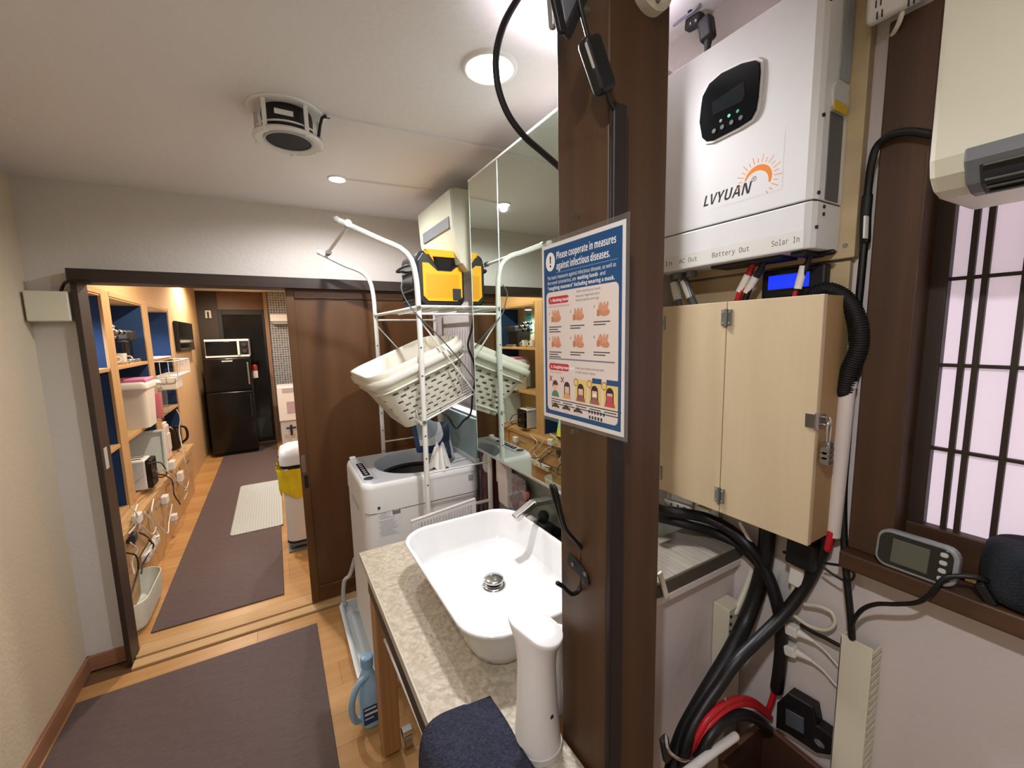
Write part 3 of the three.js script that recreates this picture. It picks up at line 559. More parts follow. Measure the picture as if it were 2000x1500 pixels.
// cables and plugs round the console
{
  const P = (px, py, X) => onX(px, py, X);
  const cab = [
    ['white', [[345, 800], [352, 815], [350, 840], [355, 870], [362, 905], [368, 940], [362, 958]], 'thin white lead falling from the middle niche shelf to the plugs'],
    ['white', [[300, 975], [296, 1000], [306, 1020], [318, 1035], [327, 1042], [330, 1020], [336, 985]], 'white lead looping below the console drawers'],
    ['white', [[268, 985], [262, 1010], [280, 1030], [300, 1042], [305, 1030]], 'white lead hanging under the plug cluster'],
    ['cable', [[290, 905], [305, 903], [318, 908], [325, 920], [318, 932], [300, 930]], 'black lead curled on the pale blue tray'],
    ['cable', [[300, 925], [325, 930], [338, 945], [340, 965], [352, 985]], 'black lead crossing the console drawer fronts'],
    ['cable', [[290, 1055], [300, 1065], [290, 1085], [280, 1100], [276, 1120]], 'black lead dropping to the floor above the white tub'],
    ['cable', [[248, 1080], [265, 1085], [270, 1110], [262, 1140], [256, 1160]], 'black lead hanging into the white tub'],
    ['white', [[255, 1060], [268, 1075], [258, 1095], [262, 1120]], 'white lead behind the jamb above the white tub'],
    ['white', [[256, 990], [264, 1000], [270, 1016], [262, 1030], [252, 1042]], 'white lead tangled over the corner plug of the console'],
    ['white', [[318, 915], [332, 925], [344, 938], [356, 948], [366, 960], [360, 975]], 'white lead draped along the console ledge edge'],
    ['white', [[282, 1000], [292, 1012], [300, 1030], [310, 1045], [300, 1052]], 'white lead hanging in a bow under the drawers'],
    ['cable', [[272, 1040], [284, 1046], [296, 1060], [292, 1078], [284, 1092]], 'black lead looping below the dark adapter'],
  ];
  for (const [m, p, n] of cab) solo('power_lead', tube(p.map(([x, y], i) => P(x, y, -0.775 + 0.012 * Math.sin(i * 2.1))), 0.0045, p.length * 8, 6), M[m], n, 'cable');
  const pl = [[268, 1012, 0.06, 'white', 'white plug adapter at the corner of the console'], [258, 1050, 0.05, 'darkGrey', 'dark blue grey adapter hanging below the white plug cluster'], [336, 908, 0.07, 'white', 'white plug block at the far end of the console ledge'], [352, 930, 0.08, 'white', 'white adapter hanging beside the plug block'], [322, 975, 0.06, 'white', 'white plug standing out from the console drawer'], [340, 1010, 0.05, 'white', 'small white plug near the passage floor']];
  for (const [x, y, s, m, n] of pl) {
    const c = P(x, y, -0.785), t = thing('plug_adapter', n, 'plug', [c[0], c[1] - s / 2, c[2]]);
    part('body', box(c[0] - 0.02, c[0] + 0.02, c[1] - s / 2, c[1] + s / 2, c[2] - s * 0.6, c[2] + s * 0.6, 0.008), M[m], t);
    part('nose', rod([c[0], c[1] - s / 2, c[2]], [c[0] + 0.004, c[1] - s / 2 - 0.03, c[2]], 0.009, 10, 0.006), M[m], t);
  }
  const st = P(290, 1035, -0.79), ps = thing('power_strip', 'white power strip fixed below the console drawers', 'power strip', [st[0], 0.2, 3.6]);
  part('body', box(-0.806, -0.77, 0.2, 0.25, 3.2, 3.52, 0.008), M.white, ps);
  for (let k = 0; k < 4; k++) part('socket', box(-0.771, -0.767, 0.215, 0.235, 3.225 + k * 0.075, 3.26 + k * 0.075, 0.002), M.lightGrey, ps);
}

// ---------------------------------------------------------------- washing machine corner
const MX = 0.725;   // face of the mirrored cabinet
{
  const t = thing('washing_machine', 'white top-loading washing machine with its lid open under the drying rack', 'washing machine', [0.56, 0, 2.045]);
  const cx = 0.5625, cd = 2.045, hx = 0.2775, hd = 0.245, n = 72;
  part('body', loft([rrLoop(cx, cd, hx, hd, 0.05, 0.09, n), rrLoop(cx, cd, hx, hd, 0.05, 0.775, n)], true, false), M.white, t);
  part('seam', loft([rrLoop(cx, cd, hx - 0.004, hd - 0.004, 0.05, 0.774, n), rrLoop(cx, cd, hx - 0.004, hd - 0.004, 0.05, 0.78, n)], false, false), M.grey, t);
  part('top_housing', loft([rrLoop(cx, cd, hx + 0.003, hd + 0.003, 0.05, 0.779, n), rrLoop(cx, cd, hx + 0.003, hd + 0.003, 0.055, 0.885, n), rrLoop(cx, cd, hx - 0.002, hd - 0.002, 0.055, 0.903, n), rrLoop(cx, cd, hx - 0.012, hd - 0.012, 0.05, 0.91, n)], false, false), M.white, t);
  part('deck', prism(rrLoop(cx, cd, hx - 0.012, hd - 0.012, 0.05, 0, n).map((p) => [p[0], p[2]]), 'y', 0.9, 0.91, 0.0, [circ(0.59, 2.05, 0.203, 48)]), std(0xd4d6d6, 0.35), t);
  part('funnel', lathe([0.59, 0, 2.05], [[0.205, 0.911], [0.2, 0.908], [0.192, 0.87], [0.186, 0.84]], 48), std(0xb9bec2, 0.3), t);
  part('tub_ring', lathe([0.59, 0, 2.05], [[0.19, 0.845], [0.172, 0.842], [0.168, 0.83], [0.188, 0.822]], 48), M.rubber, t, 'dark tub ring');
  part('tub', lathe([0.59, 0, 2.05], [[0.185, 0.83], [0.185, 0.45], [0.001, 0.43]], 48), M.steel, t);
  part('control_panel', prism(rrect(0.297, 0.362, 1.85, 2.24, 0.012), 'y', 0.909, 0.914, 0.0015), std(0xc3c6c8, 0.35), t);
  part('display', prism(rrect(0.312, 0.342, 1.93, 2.14, 0.003), 'y', 0.9135, 0.9155, 0.0005), M.blackGloss, t, 'black strip of controls');
  for (let k = 0; k < 6; k++) part('key', box(0.32, 0.334, 0.9155, 0.9165, 1.945 + k * 0.032, 1.96 + k * 0.032, 0.0005), M.grey, t);
  part('power_button', rot(lathe([0.325, 0.914, 1.885], [[0, 0.004], [0.02, 0.003], [0.022, 0]], 20), [0.325, 0.914, 1.885], [0, 1, 0], 0), M.darkGrey, t);
  part('softener_cap', box(0.30, 0.33, 0.91, 0.925, 2.235, 2.26, 0.004), M.white, t);
  // side: transport screw, care label, small badge
  part('screw', rod([0.345, 0.803, 1.7975], [0.345, 0.803, 1.7935], 0.006, 12), M.darkGrey, t);
  const lab = canvasTex(128, 160, (x, w, h) => { x.fillStyle = '#e2e1de'; x.fillRect(0, 0, w, h); x.fillStyle = '#9a9a9a'; for (let k = 0; k < 20; k++) { const a = 6 + (k % 4) * 3; if (k === 7) continue; x.fillRect(a, 4 + k * 7.6, (k < 6 ? 60 : 96) - (k * 13) % 30, 3); } x.fillStyle = '#777'; x.fillRect(78, 8, 42, 34); x.fillStyle = '#dcdcda'; x.fillRect(84, 13, 30, 8); });
  part('care_label', quad([0.338, 0.79, 1.7992], [0.445, 0.79, 1.7992], [0.445, 0.66, 1.7992], [0.338, 0.66, 1.7992]), printMat(lab), t, 'grey printed care label');
  part('badge', box(0.775, 0.80, 0.845, 0.87, 1.7925, 1.797, 0.001), M.grey, t);
  part('handle_recess', box(0.2845, 0.289, 0.74, 0.77, 1.95, 2.14, 0.002), M.lightGrey, t);
  for (const [x, d] of [[0.32, 1.84], [0.32, 2.25], [0.8, 1.84], [0.8, 2.25]]) part('foot', rod([x, 0.066, d], [x, 0.1, d], 0.025, 16), M.darkGrey, t);
  // open lid leaning at the back
  const lid = part('lid', box(0.828, 0.846, 0.915, 1.135, 1.82, 2.27, 0.008), M.tealCloth, t, 'grey-blue lid standing open');
  part('lid_frame', [box(0.822, 0.85, 0.91, 0.935, 1.815, 2.275, 0.006), box(0.822, 0.85, 0.93, 1.13, 2.255, 2.275, 0.005)], M.lightGrey, lid);
}
{
  // slim lamp bar at the wall behind the machine
  const t = thing('light_bar', 'slim bright white lamp bar on the wall behind the washing machine', 'lamp', [0.875, 1.14, 2.1]);
  part('housing', box(0.862, 0.9, 1.14, 1.165, 1.80, 2.42, 0.005), M.white, t);
  part('lamp_tube', rod([0.862, 1.152, 1.815], [0.862, 1.152, 2.405], 0.012, 16), emit(0xf4f8ff, 3), t);
  const r = new THREE.RectAreaLight(0xf0f5ff, 6, 0.59, 0.022); r.position.set(0.846, 1.152, -2.11); r.lookAt(0.2, 1.1, -2.11); scene.add(r);
}
// soft detergent pouch, tissue
{
  const pt = canvasTex(256, 256, (x, w, h) => { x.fillStyle = '#b8c4cf'; x.fillRect(0, 0, w, h); x.fillStyle = '#20365f'; x.beginPath(); x.arc(30, 20, 230, 0, 7); x.fill(); x.fillStyle = '#e8ecef'; x.beginPath(); x.arc(10, 0, 205, 0, 7); x.fill(); x.fillStyle = '#a9b7c4'; x.beginPath(); x.arc(-10, -20, 190, 0, 7); x.fill(); x.fillStyle = '#2b4674'; x.fillRect(0, 0, 26, h); x.fillStyle = '#30353c'; x.fillRect(200, 0, 34, h); });
  const g = new THREE.BufferGeometry(), N = 20, pos = [], uv = [], idx = [];
  const A = [0.55, 1.17, 1.98], ux = [0.2, -0.07, 0.0], uy = [0.03, -0.2, 0.01];
  for (const s of [1, -1]) for (let j = 0; j <= N; j++) for (let i = 0; i <= N; i++) {
    const u = i / N, v = j / N, b = s * 0.03 * Math.pow(Math.sin(Math.PI * u) * Math.sin(Math.PI * v), 0.5);
    pos.push(A[0] + ux[0] * u + uy[0] * v, A[1] + ux[1] * u + uy[1] * v + 0.01 * Math.sin(u * 7) * (1 - v), -(A[2] - b)); uv.push(u, 1 - v);
  }
  const K = (N + 1) * (N + 1);
  for (let j = 0; j < N; j++) for (let i = 0; i < N; i++) { const a = j * (N + 1) + i, b = a + 1, c = a + N + 1, d = c + 1; idx.push(a, c, b, b, c, d, K + a, K + b, K + c, K + b, K + d, K + c); }
  g.setAttribute('position', new THREE.Float32BufferAttribute(pos, 3)); g.setAttribute('uv', new THREE.Float32BufferAttribute(uv, 2)); g.setIndex(idx); g.computeVertexNormals(); g.userData.keepUV = true;
  solo('detergent_pouch', g, std(0xffffff, 0.45, 0, { map: pt }), 'blue and grey soft pouch with a dark band standing in the washing machine opening', 'pouch');
  const c = [0.66, 0.955, 1.87], fl = (u, v) => { const a = u * 6.283, r = 0.05 * (0.4 + 0.6 * v) * (1 + 0.25 * Math.sin(a * 3) + 0.18 * Math.sin(a * 7 + 1)); return [c[0] + r * Math.cos(a) * 0.9, c[1] - 0.045 + 0.11 * (1 - v) + 0.012 * Math.sin(a * 4), c[2] + r * Math.sin(a)]; };
  solo('tissue', sheet(fl, 40, 10, 0.0015, () => false, true), M.paper, 'crumpled white tissue on the edge of the washing machine top', 'tissue');
}
// drying rack over the machine
{
  const t = thing('laundry_rack', 'white tube laundry rack standing over the washing machine', 'rack', [0.67, 0, 2.03]);
  const N = 1.7, F = 2.37, R = 0.0115;
  for (const [d, x, h] of [[N, 0.535, 0], [F, 0.5, 0]]) {
    part('post', tube([[x, 0.003, d], [x, 0.6, d], [x + 0.003, 1.2, d], [x + 0.002, 1.66, d], [x - 0.004, 1.80, d], [x - 0.022, 1.865, d], [x - 0.06, 1.9, d], [x - 0.13, 1.925, d], [0.24, 1.985, d]], R, 70, 12), M.rackWhite, t);
    part('end_cap', rod([0.246, 1.983, d], [0.236, 1.986, d], R + 0.001, 12), M.lightGrey, t);
    part('post', tube([[0.845, 0.003, d], [0.845, 0.5, d], [0.845, 1.0, d], [0.845, 1.70, d]], R, 20, 12), M.rackWhite, t);
    part('crossbar', rod([x, 0.76, d], [0.845, 0.76, d], 0.008, 10), M.rackWhite, t);
    part('crossbar', rod([x, 0.95, d], [0.845, 0.95, d], 0.0045, 8), M.rackWhite, t);
    for (const y of [0.9, 1.02, 1.12, 1.38, 1.5]) part('hole_plug', rod([x + 0.001, y, d - R + 0.001], [x + 0.001, y, d - R - 0.0012], 0.0035, 8), M.darkGrey, t);
    for (const y of [1.665, 1.18]) part('bolt', rod([x, y, d - R + 0.002], [x, y, d - R - 0.005], 0.0085, 12), M.steel, t);
    part('brace', rod([x, 1.62, d], [0.845, 1.2, d], 0.0035, 6), M.rackWhite, t);
  }
  part('top_bar', rod([0.285, 1.975, N], [0.275, 1.972, F], 0.0085, 10), M.rackWhite, t);
  for (const d of [N + 0.003, F - 0.06]) part('clamp', rod([0.28, 1.974, d - 0.014], [0.28, 1.974, d + 0.014], 0.0135, 12), d > 2 ? M.darkGrey : M.steel, t);
  // wire shelf
  part('shelf_rail', rod([0.535, 1.666, N], [0.502, 1.666, F], 0.008, 10), M.rackWhite, t);
  part('shelf_rail', rod([0.845, 1.666, N], [0.845, 1.666, F], 0.008, 10), M.rackWhite, t);
  part('shelf_rail', rod([0.535, 1.64, N], [0.845, 1.64, N], 0.0045, 8), M.rackWhite, t);
  part('shelf_rail', rod([0.502, 1.64, F], [0.845, 1.64, F], 0.0045, 8), M.rackWhite, t);
  part('shelf_rail', rod([0.535, 1.672, N + 0.004], [0.845, 1.672, N + 0.004], 0.005, 8), M.rackWhite, t);
  for (let k = 1; k < 22; k++) { const d = N + (F - N) * k / 22; part('wire', rod([0.53, 1.674, d], [0.845, 1.674, d], 0.0025, 5), M.rackWhite, t); }
  for (let k = 1; k < 3; k++) { const x = 0.52 + 0.11 * k; part('wire', rod([x, 1.669, N], [x, 1.669, F], 0.003, 5), M.rackWhite, t); }
  // tilted basket tray
  const q = 0.5, tray = (s, w) => [0.53 + (0.845 - 0.53) * s, 1.175 + 0.13 * s, N + (F - N) * w];
  part('tray_rail', rod(tray(0, 0), tray(0, 1), 0.0095, 10), M.rackWhite, t);
  part('tray_rail', rod(tray(1, 0), tray(1, 1), 0.0075, 10), M.rackWhite, t);
  part('tray_rail', rod(tray(0, 0.02), tray(1, 0.02), 0.004, 8), M.rackWhite, t);
  part('tray_rail', rod(tray(0, 0.98), tray(1, 0.98), 0.004, 8), M.rackWhite, t);
  for (let k = 1; k < 16; k++) part('wire', tube([[tray(0, k / 16)[0] - 0.012, tray(0, 0)[1] + 0.05, tray(0, k / 16)[2]], [tray(0, k / 16)[0] - 0.004, tray(0, 0)[1] + 0.004, tray(0, k / 16)[2]], tray(0.5, k / 16), tray(1, k / 16)], 0.0022, 10, 5, false, false), M.rackWhite, t);
}
// laundry baskets (two, one inside the other)
function laundryBasket(label, lift, scale) {
  const t = thing('laundry_basket', label, 'laundry basket', [0.62, 1.19, 2.0]);
  const ang = -0.385, c = [0.64, 1.195, 1.985], ca = Math.cos(ang), sa = Math.sin(ang);
  const L = (x, y, d) => { y += lift; return [c[0] + x * ca + y * sa, c[1] - x * sa + y * ca, c[2] + d]; };
  const H = 0.255, bx = 0.155, bd = 0.185, tx = 0.222, td = 0.262, nu = 128, nv = 22;
  const loopAt = (v) => rrLoop(0, 0, (bx + (tx - bx) * v) * scale, (bd + (td - bd) * v) * scale, 0.055 + 0.03 * v, 0, nu);
  const cache = Array.from({ length: nv + 1 }, (_, j) => loopAt(j / nv));
  const f = (u, v) => { const l = cache[Math.round(v * nv)], p = l[Math.round(u * nu) % nu]; return L(p[0], v * H, p[2]); };
  const hole = (i, j) => j >= 3 && j <= 16 && (j - 3) % 2 === 0 && (i + ((j - 3) / 2 % 2) * 2) % 4 < 2 && !(i % 32 > 27);
  part('lattice_wall', sheet(f, nu, nv, 0.004, lift > 0 ? () => false : hole, true), M.basket, t);
  part('bottom', loft([loopAt(0).map((p) => L(p[0], 0, p[2])), loopAt(0).map((p) => L(p[0], 0.004, p[2]))]), M.basket, t);
  const ring = (v, k, y0, y1) => { const l = loopAt(v), s = (p, e, y) => L(p[0] * e, y, p[2] * e); return loft([l.map((p) => s(p, 1, y0)), l.map((p) => s(p, k, y0)), l.map((p) => s(p, k + 0.012, y1)), l.map((p) => s(p, 0.985, y1)), l.map((p) => s(p, 0.98, y0))], false, false); };
  part('rim', ring(1, 1.05, H - 0.022, H + 0.008), M.basket, t);
  part('rim_band', ring(0.86, 1.035, H - 0.06, H - 0.052), M.basket, t);
  return t;
}
laundryBasket('white plastic laundry basket with rows of slots tilted on the laundry rack', 0, 1);
laundryBasket('second white laundry basket nested inside the slotted basket on the rack', 0.026, 0.965);
// radio-like power box on the wire shelf
{
  const t = thing('jobsite_radio', 'yellow and black jobsite radio on the wire shelf of the laundry rack', 'radio', [0.68, 1.677, 1.9]);
  const x0 = 0.562, x1 = 0.785, y0 = 1.678, y1 = 1.918, d0 = 1.775, d1 = 2.02;
  part('body', prism(rrect(x0, x1, y0, y1, 0.035), 'd', d0 + 0.012, d1, 0.01), M.rubber, t);
  part('front_frame', prism([[x0 + 0.006, y0 + 0.03], [x0 + 0.03, y0 + 0.006], [x1 - 0.03, y0 + 0.006], [x1 - 0.006, y0 + 0.03], [x1 - 0.006, y1 - 0.045], [x1 - 0.03, y1 - 0.012], [x0 + 0.03, y1 - 0.012], [x0 + 0.006, y1 - 0.045]], 'd', d0 - 0.002, d0 + 0.02, 0.004), M.black, t);
  const gt = canvasTex(256, 256, (x, w, h) => { x.fillStyle = '#f2b010'; x.fillRect(0, 0, w, h); x.strokeStyle = '#c87d06'; x.lineWidth = 4; for (let k = -16; k < 18; k++) { x.beginPath(); x.moveTo(16 + k * 14, 70); x.lineTo(16 + k * 14 + 190, 236); x.stroke(); } x.fillStyle = '#f2b010'; x.fillRect(0, 0, 18, h); x.fillRect(w - 22, 0, 22, h); x.fillRect(0, 0, w, 66); x.fillRect(0, h - 18, w, 18); });
  const fp = [[x0 + 0.022, y0 + 0.044], [x0 + 0.044, y0 + 0.022], [x1 - 0.044, y0 + 0.022], [x1 - 0.018, y0 + 0.04], [x1 - 0.018, y1 - 0.06], [x1 - 0.032, y1 - 0.06], [x1 - 0.068, y1 - 0.088], [x0 + 0.09, y1 - 0.088], [x0 + 0.05, y1 - 0.055], [x0 + 0.022, y1 - 0.055]];
  const g = prism(fp, 'd', d0 - 0.009, d0 - 0.001, 0.002), p = g.attributes.position, uv = new Float32Array(p.count * 2);
  for (let i = 0; i < p.count; i++) { uv[2 * i] = (p.getX(i) - x0 - 0.022) / (x1 - x0 - 0.04); uv[2 * i + 1] = (p.getY(i) - y0 - 0.022) / (y1 - y0 - 0.08); }
  g.setAttribute('uv', new THREE.BufferAttribute(uv, 2)); g.userData.keepUV = true;
  part('speaker_grille', g, std(0xffffff, 0.45, 0, { map: gt }), t, 'yellow grille with diagonal slots');
  part('handle', [prism([[x0 + 0.035, y1 + 0.002], [x1 - 0.05, y1 + 0.002], [x1 - 0.028, y1 - 0.02], [x1 - 0.036, y1 - 0.04], [x1 - 0.05, y1 - 0.028], [x0 + 0.07, y1 - 0.028], [x0 + 0.075, y1 - 0.05]], 'd', d0 - 0.012, d0 + 0.006, 0.003), box(x0 + 0.04, x1 - 0.05, y1 - 0.022, y1 + 0.004, d0 - 0.01, d1 - 0.06, 0.008)], M.yellow, t, 'yellow carrying handle');
  part('display_bay', prism([[x0 + 0.066, y1 - 0.03], [x1 - 0.044, y1 - 0.03], [x1 - 0.04, y1 - 0.055], [x1 - 0.07, y1 - 0.082], [x0 + 0.092, y1 - 0.082]], 'd', d0 - 0.004, d0 + 0.01, 0.002), M.blackGloss, t);
  part('charge_cover', box(x1 - 0.066, x1 - 0.026, y0 + 0.026, y0 + 0.078, d0 - 0.0125, d0 - 0.004, 0.003), M.darkGrey, t);
  for (const k of [0, 1, 2]) part('side_grip', box(x0 - 0.006, x0 + 0.004, y0 + 0.03 + k * 0.06, y0 + 0.075 + k * 0.06, d0 + 0.05, d1 - 0.02, 0.004), M.blackGloss, t);
  part('side_handle', tube([[x0 - 0.002, y1 - 0.06, d0 + 0.04], [x0 - 0.03, y1 - 0.065, d0 + 0.05], [x0 - 0.03, y1 - 0.07, d1 - 0.04], [x0 - 0.002, y1 - 0.065, d1 - 0.03]], 0.006, 24, 8), M.darkGrey, t);
  solo('power_lead', tube([onD(786, 548, 1.74), onD(784, 565, 1.72), onD(795, 590, 1.71), onD(812, 612, 1.69), onD(860, 660, 1.69), onD(905, 712, 1.7), onD(925, 740, 1.7)], 0.003, 40, 6), M.cableGrey, 'thin grey lead from the radio running down in front of the basket', 'cable');
  solo('power_lead', tube([onD(926, 600, 1.72), onD(922, 640, 1.74), onD(914, 675, 1.74), onD(926, 710, 1.73), onD(928, 742, 1.72), onD(923, 770, 1.72), onD(918, 810, 1.73), onD(905, 822, 1.75), onD(891, 836, 1.76), onD(876, 815, 1.77), onD(862, 802, 1.79), onD(856, 782, 1.82)], 0.0052, 90, 8), M.cable, 'thick black lead hanging beside the mirror behind the laundry basket', 'cable');
}
// wall unit above
{
  const t = thing('wall_unit', 'cream wall-mounted appliance with a grey strip high above the radio', 'wall appliance', [0.8, 1.86, 1.93]);
  const x0 = 0.705, d0 = 1.71, d1 = 2.15, y0 = 1.83, y1 = 2.175;
  part('body', prism([[0.9, y1], [x0 + 0.02, y1], [x0 + 0.004, y1 - 0.012], [x0 + 0.012, y1 - 0.16], [x0 + 0.045, y0 + 0.03], [x0 + 0.07, y0], [0.9, y0]], 'd', d0 + 0.004, d1, 0.004), std(0xbdbea8, 0.5), t);
  part('front_panel', prism([[x0 + 0.006, y1 - 0.002], [x0 - 0.006, y1 - 0.012], [x0 + 0.002, y1 - 0.16], [x0 + 0.035, y0 + 0.03], [x0 + 0.046, y0 + 0.03], [x0 + 0.014, y1 - 0.16]], 'd', d0, d1, 0.001), std(0xbdbea8, 0.5), t);
  const sy = (y) => x0 - 0.006 + 0.008 * (y1 - 0.012 - y) / 0.148;
  part('grey_strip', slab([sy(2.035) + 0.0005, 2.035, d0 + 0.03], [sy(2.035) + 0.0005, 2.035, d1 - 0.06], 0.012, 0.05, [0, 1, 0], 0.002), M.midGrey, t);
}
// mirrored wall cabinet
{
  const t = thing('mirror_cabinet', 'wall cabinet with two mirror doors above the wash basin', 'mirror', [0.81, 1.07, 1.06]);
  const y0 = 1.065, y1 = 2.152, da = 0.72, dj = 1.335, db = 1.572;
  part('carcass', box(MX + 0.012, 0.903, y0 + 0.004, y1 + 0.004, da, db - 0.004, 0.001), M.whiteMatt, t);
  for (const [a, b] of [[da, dj - 0.001], [dj + 0.001, db]]) {
    const d = part('mirror_door', box(MX, MX + 0.01, y0, y1, a, b, 0.0008), M.mirror, t);
    part('edge', [box(MX - 0.0006, MX + 0.011, y0, y1, b - 0.004, b + 0.0012, 0.0005)], std(0xb9cfc6, 0.2), d, 'pale green glass edge');
  }
  part('top_trim', box(MX - 0.003, 0.903, y1, y1 + 0.007, da, db + 0.004, 0.002), M.white, t);
  part('bottom_trim', box(MX - 0.003, MX + 0.02, y0 - 0.007, y0 + 0.001, da, db + 0.002, 0.001), M.alu, t);
}
// tiled splashback behind the basin
{
  const s = struct('wall_splashback', box(0.893, 0.905, 0.6, 1.1, 0.57, 1.64, 0.0005), M.marble);
}

// ---------------------------------------------------------------- wash counter
const CY = 0.78;
{
  const t = thing('wash_counter', 'beige stone-pattern wash counter on wooden legs with a white vessel basin on top', 'counter', [0.55, 0, 1.05]);
  const out = [[0.212, 0.49], [0.42, 0.49], [0.42, 0.66], [0.892, 0.66], [0.892, 1.492], [0.212, 1.492]];
  part('top', prism(out, 'y', CY - 0.03, CY, 0.002), M.counter, t);
  part('edge_strip', [box(0.208, 0.213, CY - 0.028, CY - 0.001, 0.488, 1.495, 0.001), box(0.208, 0.89, CY - 0.028, CY - 0.001, 1.491, 1.495, 0.001)], std(0xb9b2a2, 0.35), t, 'pale edge strip');
  part('apron', box(0.225, 0.243, CY - 0.14, CY - 0.03, 0.52, 1.46, 0.002, 'z'), M.trimWood, t);
  part('apron', box(0.243, 0.88, CY - 0.11, CY - 0.03, 1.44, 1.46, 0.002, 'x'), M.trimWood, t);
  for (const [x0, d0] of [[0.232, 1.40], [0.232, 0.56], [0.82, 1.40]]) part('leg', box(x0, x0 + 0.062, 0.02, CY - 0.03, d0, d0 + 0.085, 0.003), M.leg, t);
  { const a = onX(783, 1325, 0.26), b = onX(818, 1410, 0.26), k = (b[1] - a[1]) / (b[2] - a[2]); part('lower_rail', rod([0.26, a[1] + k * (1.44 - a[2]), 1.44], [0.26, a[1] + k * (0.6 - a[2]), 0.6], 0.005, 10), M.white, t); }
  for (const [x, d] of [[0.322, 1.42], [0.322, 0.6], [0.80, 1.42]]) {
    const c = part('caster', [rod([x - 0.011, 0.029, d], [x + 0.011, 0.029, d], 0.028, 24)], M.steel, t);
    part('hub', [rod([x - 0.0125, 0.029, d], [x + 0.0125, 0.029, d], 0.012, 16)], M.black, c);
    part('fork', [box(x - 0.02, x + 0.02, 0.05, 0.075, d - 0.016, d + 0.016, 0.003), box(x - 0.015, x - 0.011, 0.018, 0.055, d - 0.014, d + 0.014, 0.001), box(x + 0.011, x + 0.015, 0.018, 0.055, d - 0.014, d + 0.014, 0.001), box(x - 0.015, x + 0.015, 0.05, 0.056, d - 0.018, d + 0.018, 0.001)], M.chrome, c);
  }
}
{
  const t = thing('vessel_basin', 'glossy white rounded vessel basin standing on the beige counter', 'basin', [0.51, CY, 1.0]);
  const cx = 0.51, cd = 1.0, n = 96, R = (hx, hd, r, y) => rrLoop(cx, cd, hx, hd, r, y, n);
  part('bowl', loft([
    R(0.135, 0.215, 0.06, CY + 0.001), R(0.15, 0.232, 0.07, CY + 0.008), R(0.168, 0.25, 0.08, CY + 0.04), R(0.188, 0.272, 0.09, CY + 0.09), R(0.203, 0.29, 0.095, CY + 0.122), R(0.2065, 0.2945, 0.097, CY + 0.129),
    R(0.206, 0.294, 0.097, CY + 0.1335), R(0.201, 0.289, 0.094, CY + 0.1355), R(0.196, 0.284, 0.091, CY + 0.134), R(0.193, 0.281, 0.09, CY + 0.128), R(0.186, 0.272, 0.09, CY + 0.1), R(0.172, 0.256, 0.088, CY + 0.052), R(0.158, 0.24, 0.085, CY + 0.036), R(0.125, 0.2, 0.08, CY + 0.029), R(0.07, 0.12, 0.06, CY + 0.0265), R(0.03, 0.04, 0.028, CY + 0.025)], true, true), M.ceramic, t);
  part('drain_ring', lathe([0.514, CY + 0.025, 1.03], [[0.022, 0.004], [0.028, 0.006], [0.034, 0.0035], [0.036, 0.001]], 32), M.chrome, t);
  part('drain_throat', lathe([0.514, CY + 0.025, 1.03], [[0.001, 0.003], [0.026, 0.0035]], 24), M.black, t);
  part('plug', lathe([0.514, CY + 0.038, 1.03], [[0.001, 0], [0.012, 0], [0.029, 0.002], [0.031, 0.006], [0.027, 0.011], [0.014, 0.0135], [0.001, 0.014]], 40), M.chrome, t, 'chrome pop-up plug');
}
{
  const t = thing('tap', 'chrome wall tap with a square spout reaching over the white basin', 'tap', [0.8, 0.98, 1.09]);
  const D = 1.09, a = onD(1040, 983, D), b = onD(1005, 1013, D);
  part('spout', [slab([0.895, a[1] - 0.012, D], [a[0], a[1], D], 0.03, 0.02, [0, 1, 0], 0.005), slab([a[0] + 0.006, a[1] + 0.002, D], [b[0], b[1], D], 0.03, 0.02, [0, 1, 0], 0.004)], M.chrome, t);
  part('flange', rod([0.893, a[1] - 0.012, D], [0.885, a[1] - 0.012, D], 0.03, 28), M.chrome, t);
  part('handle', [slab([0.885, a[1] - 0.075, D + 0.0], [0.80, a[1] - 0.06, D], 0.022, 0.012, [0, 1, 0], 0.003)], M.chrome, t);
  const h = thing('towel_rail', 'small square chrome rail fixed to the splashback above the tap', 'rail', [0.88, 0.98, 1.2]);
  part('bar', slab([0.868, 0.995, 1.34], [0.868, 0.995, 1.08], 0.012, 0.014, [0, 1, 0], 0.002), M.chrome, h);
  for (const d of [1.11, 1.31]) part('bracket', box(0.868, 0.893, 0.988, 1.002, d - 0.007, d + 0.007, 0.002), M.chrome, h);
  const s = thing('soap_tray', 'dark soap tray with black brush on the counter behind the basin', 'soap tray', [0.8, CY, 1.2]);
  part('tray', loft([rrLoop(0.81, 1.2, 0.045, 0.07, 0.02, CY + 0.001), rrLoop(0.81, 1.2, 0.055, 0.08, 0.022, CY + 0.05), rrLoop(0.81, 1.2, 0.05, 0.075, 0.02, CY + 0.05), rrLoop(0.81, 1.2, 0.042, 0.066, 0.02, CY + 0.012)]), M.black, s);
  part('brush', [box(0.79, 0.83, CY + 0.015, CY + 0.08, 1.17, 1.23, 0.01), ball([0.81, CY + 0.1, 1.2], 0.022)], M.darkGrey, s);
  solo('scrub_sponge', box(0.775, 0.8, CY + 0.016, CY + 0.085, 1.215, 1.265, 0.006), M.paper, 'white sponge standing in the dark soap tray', 'sponge');
}
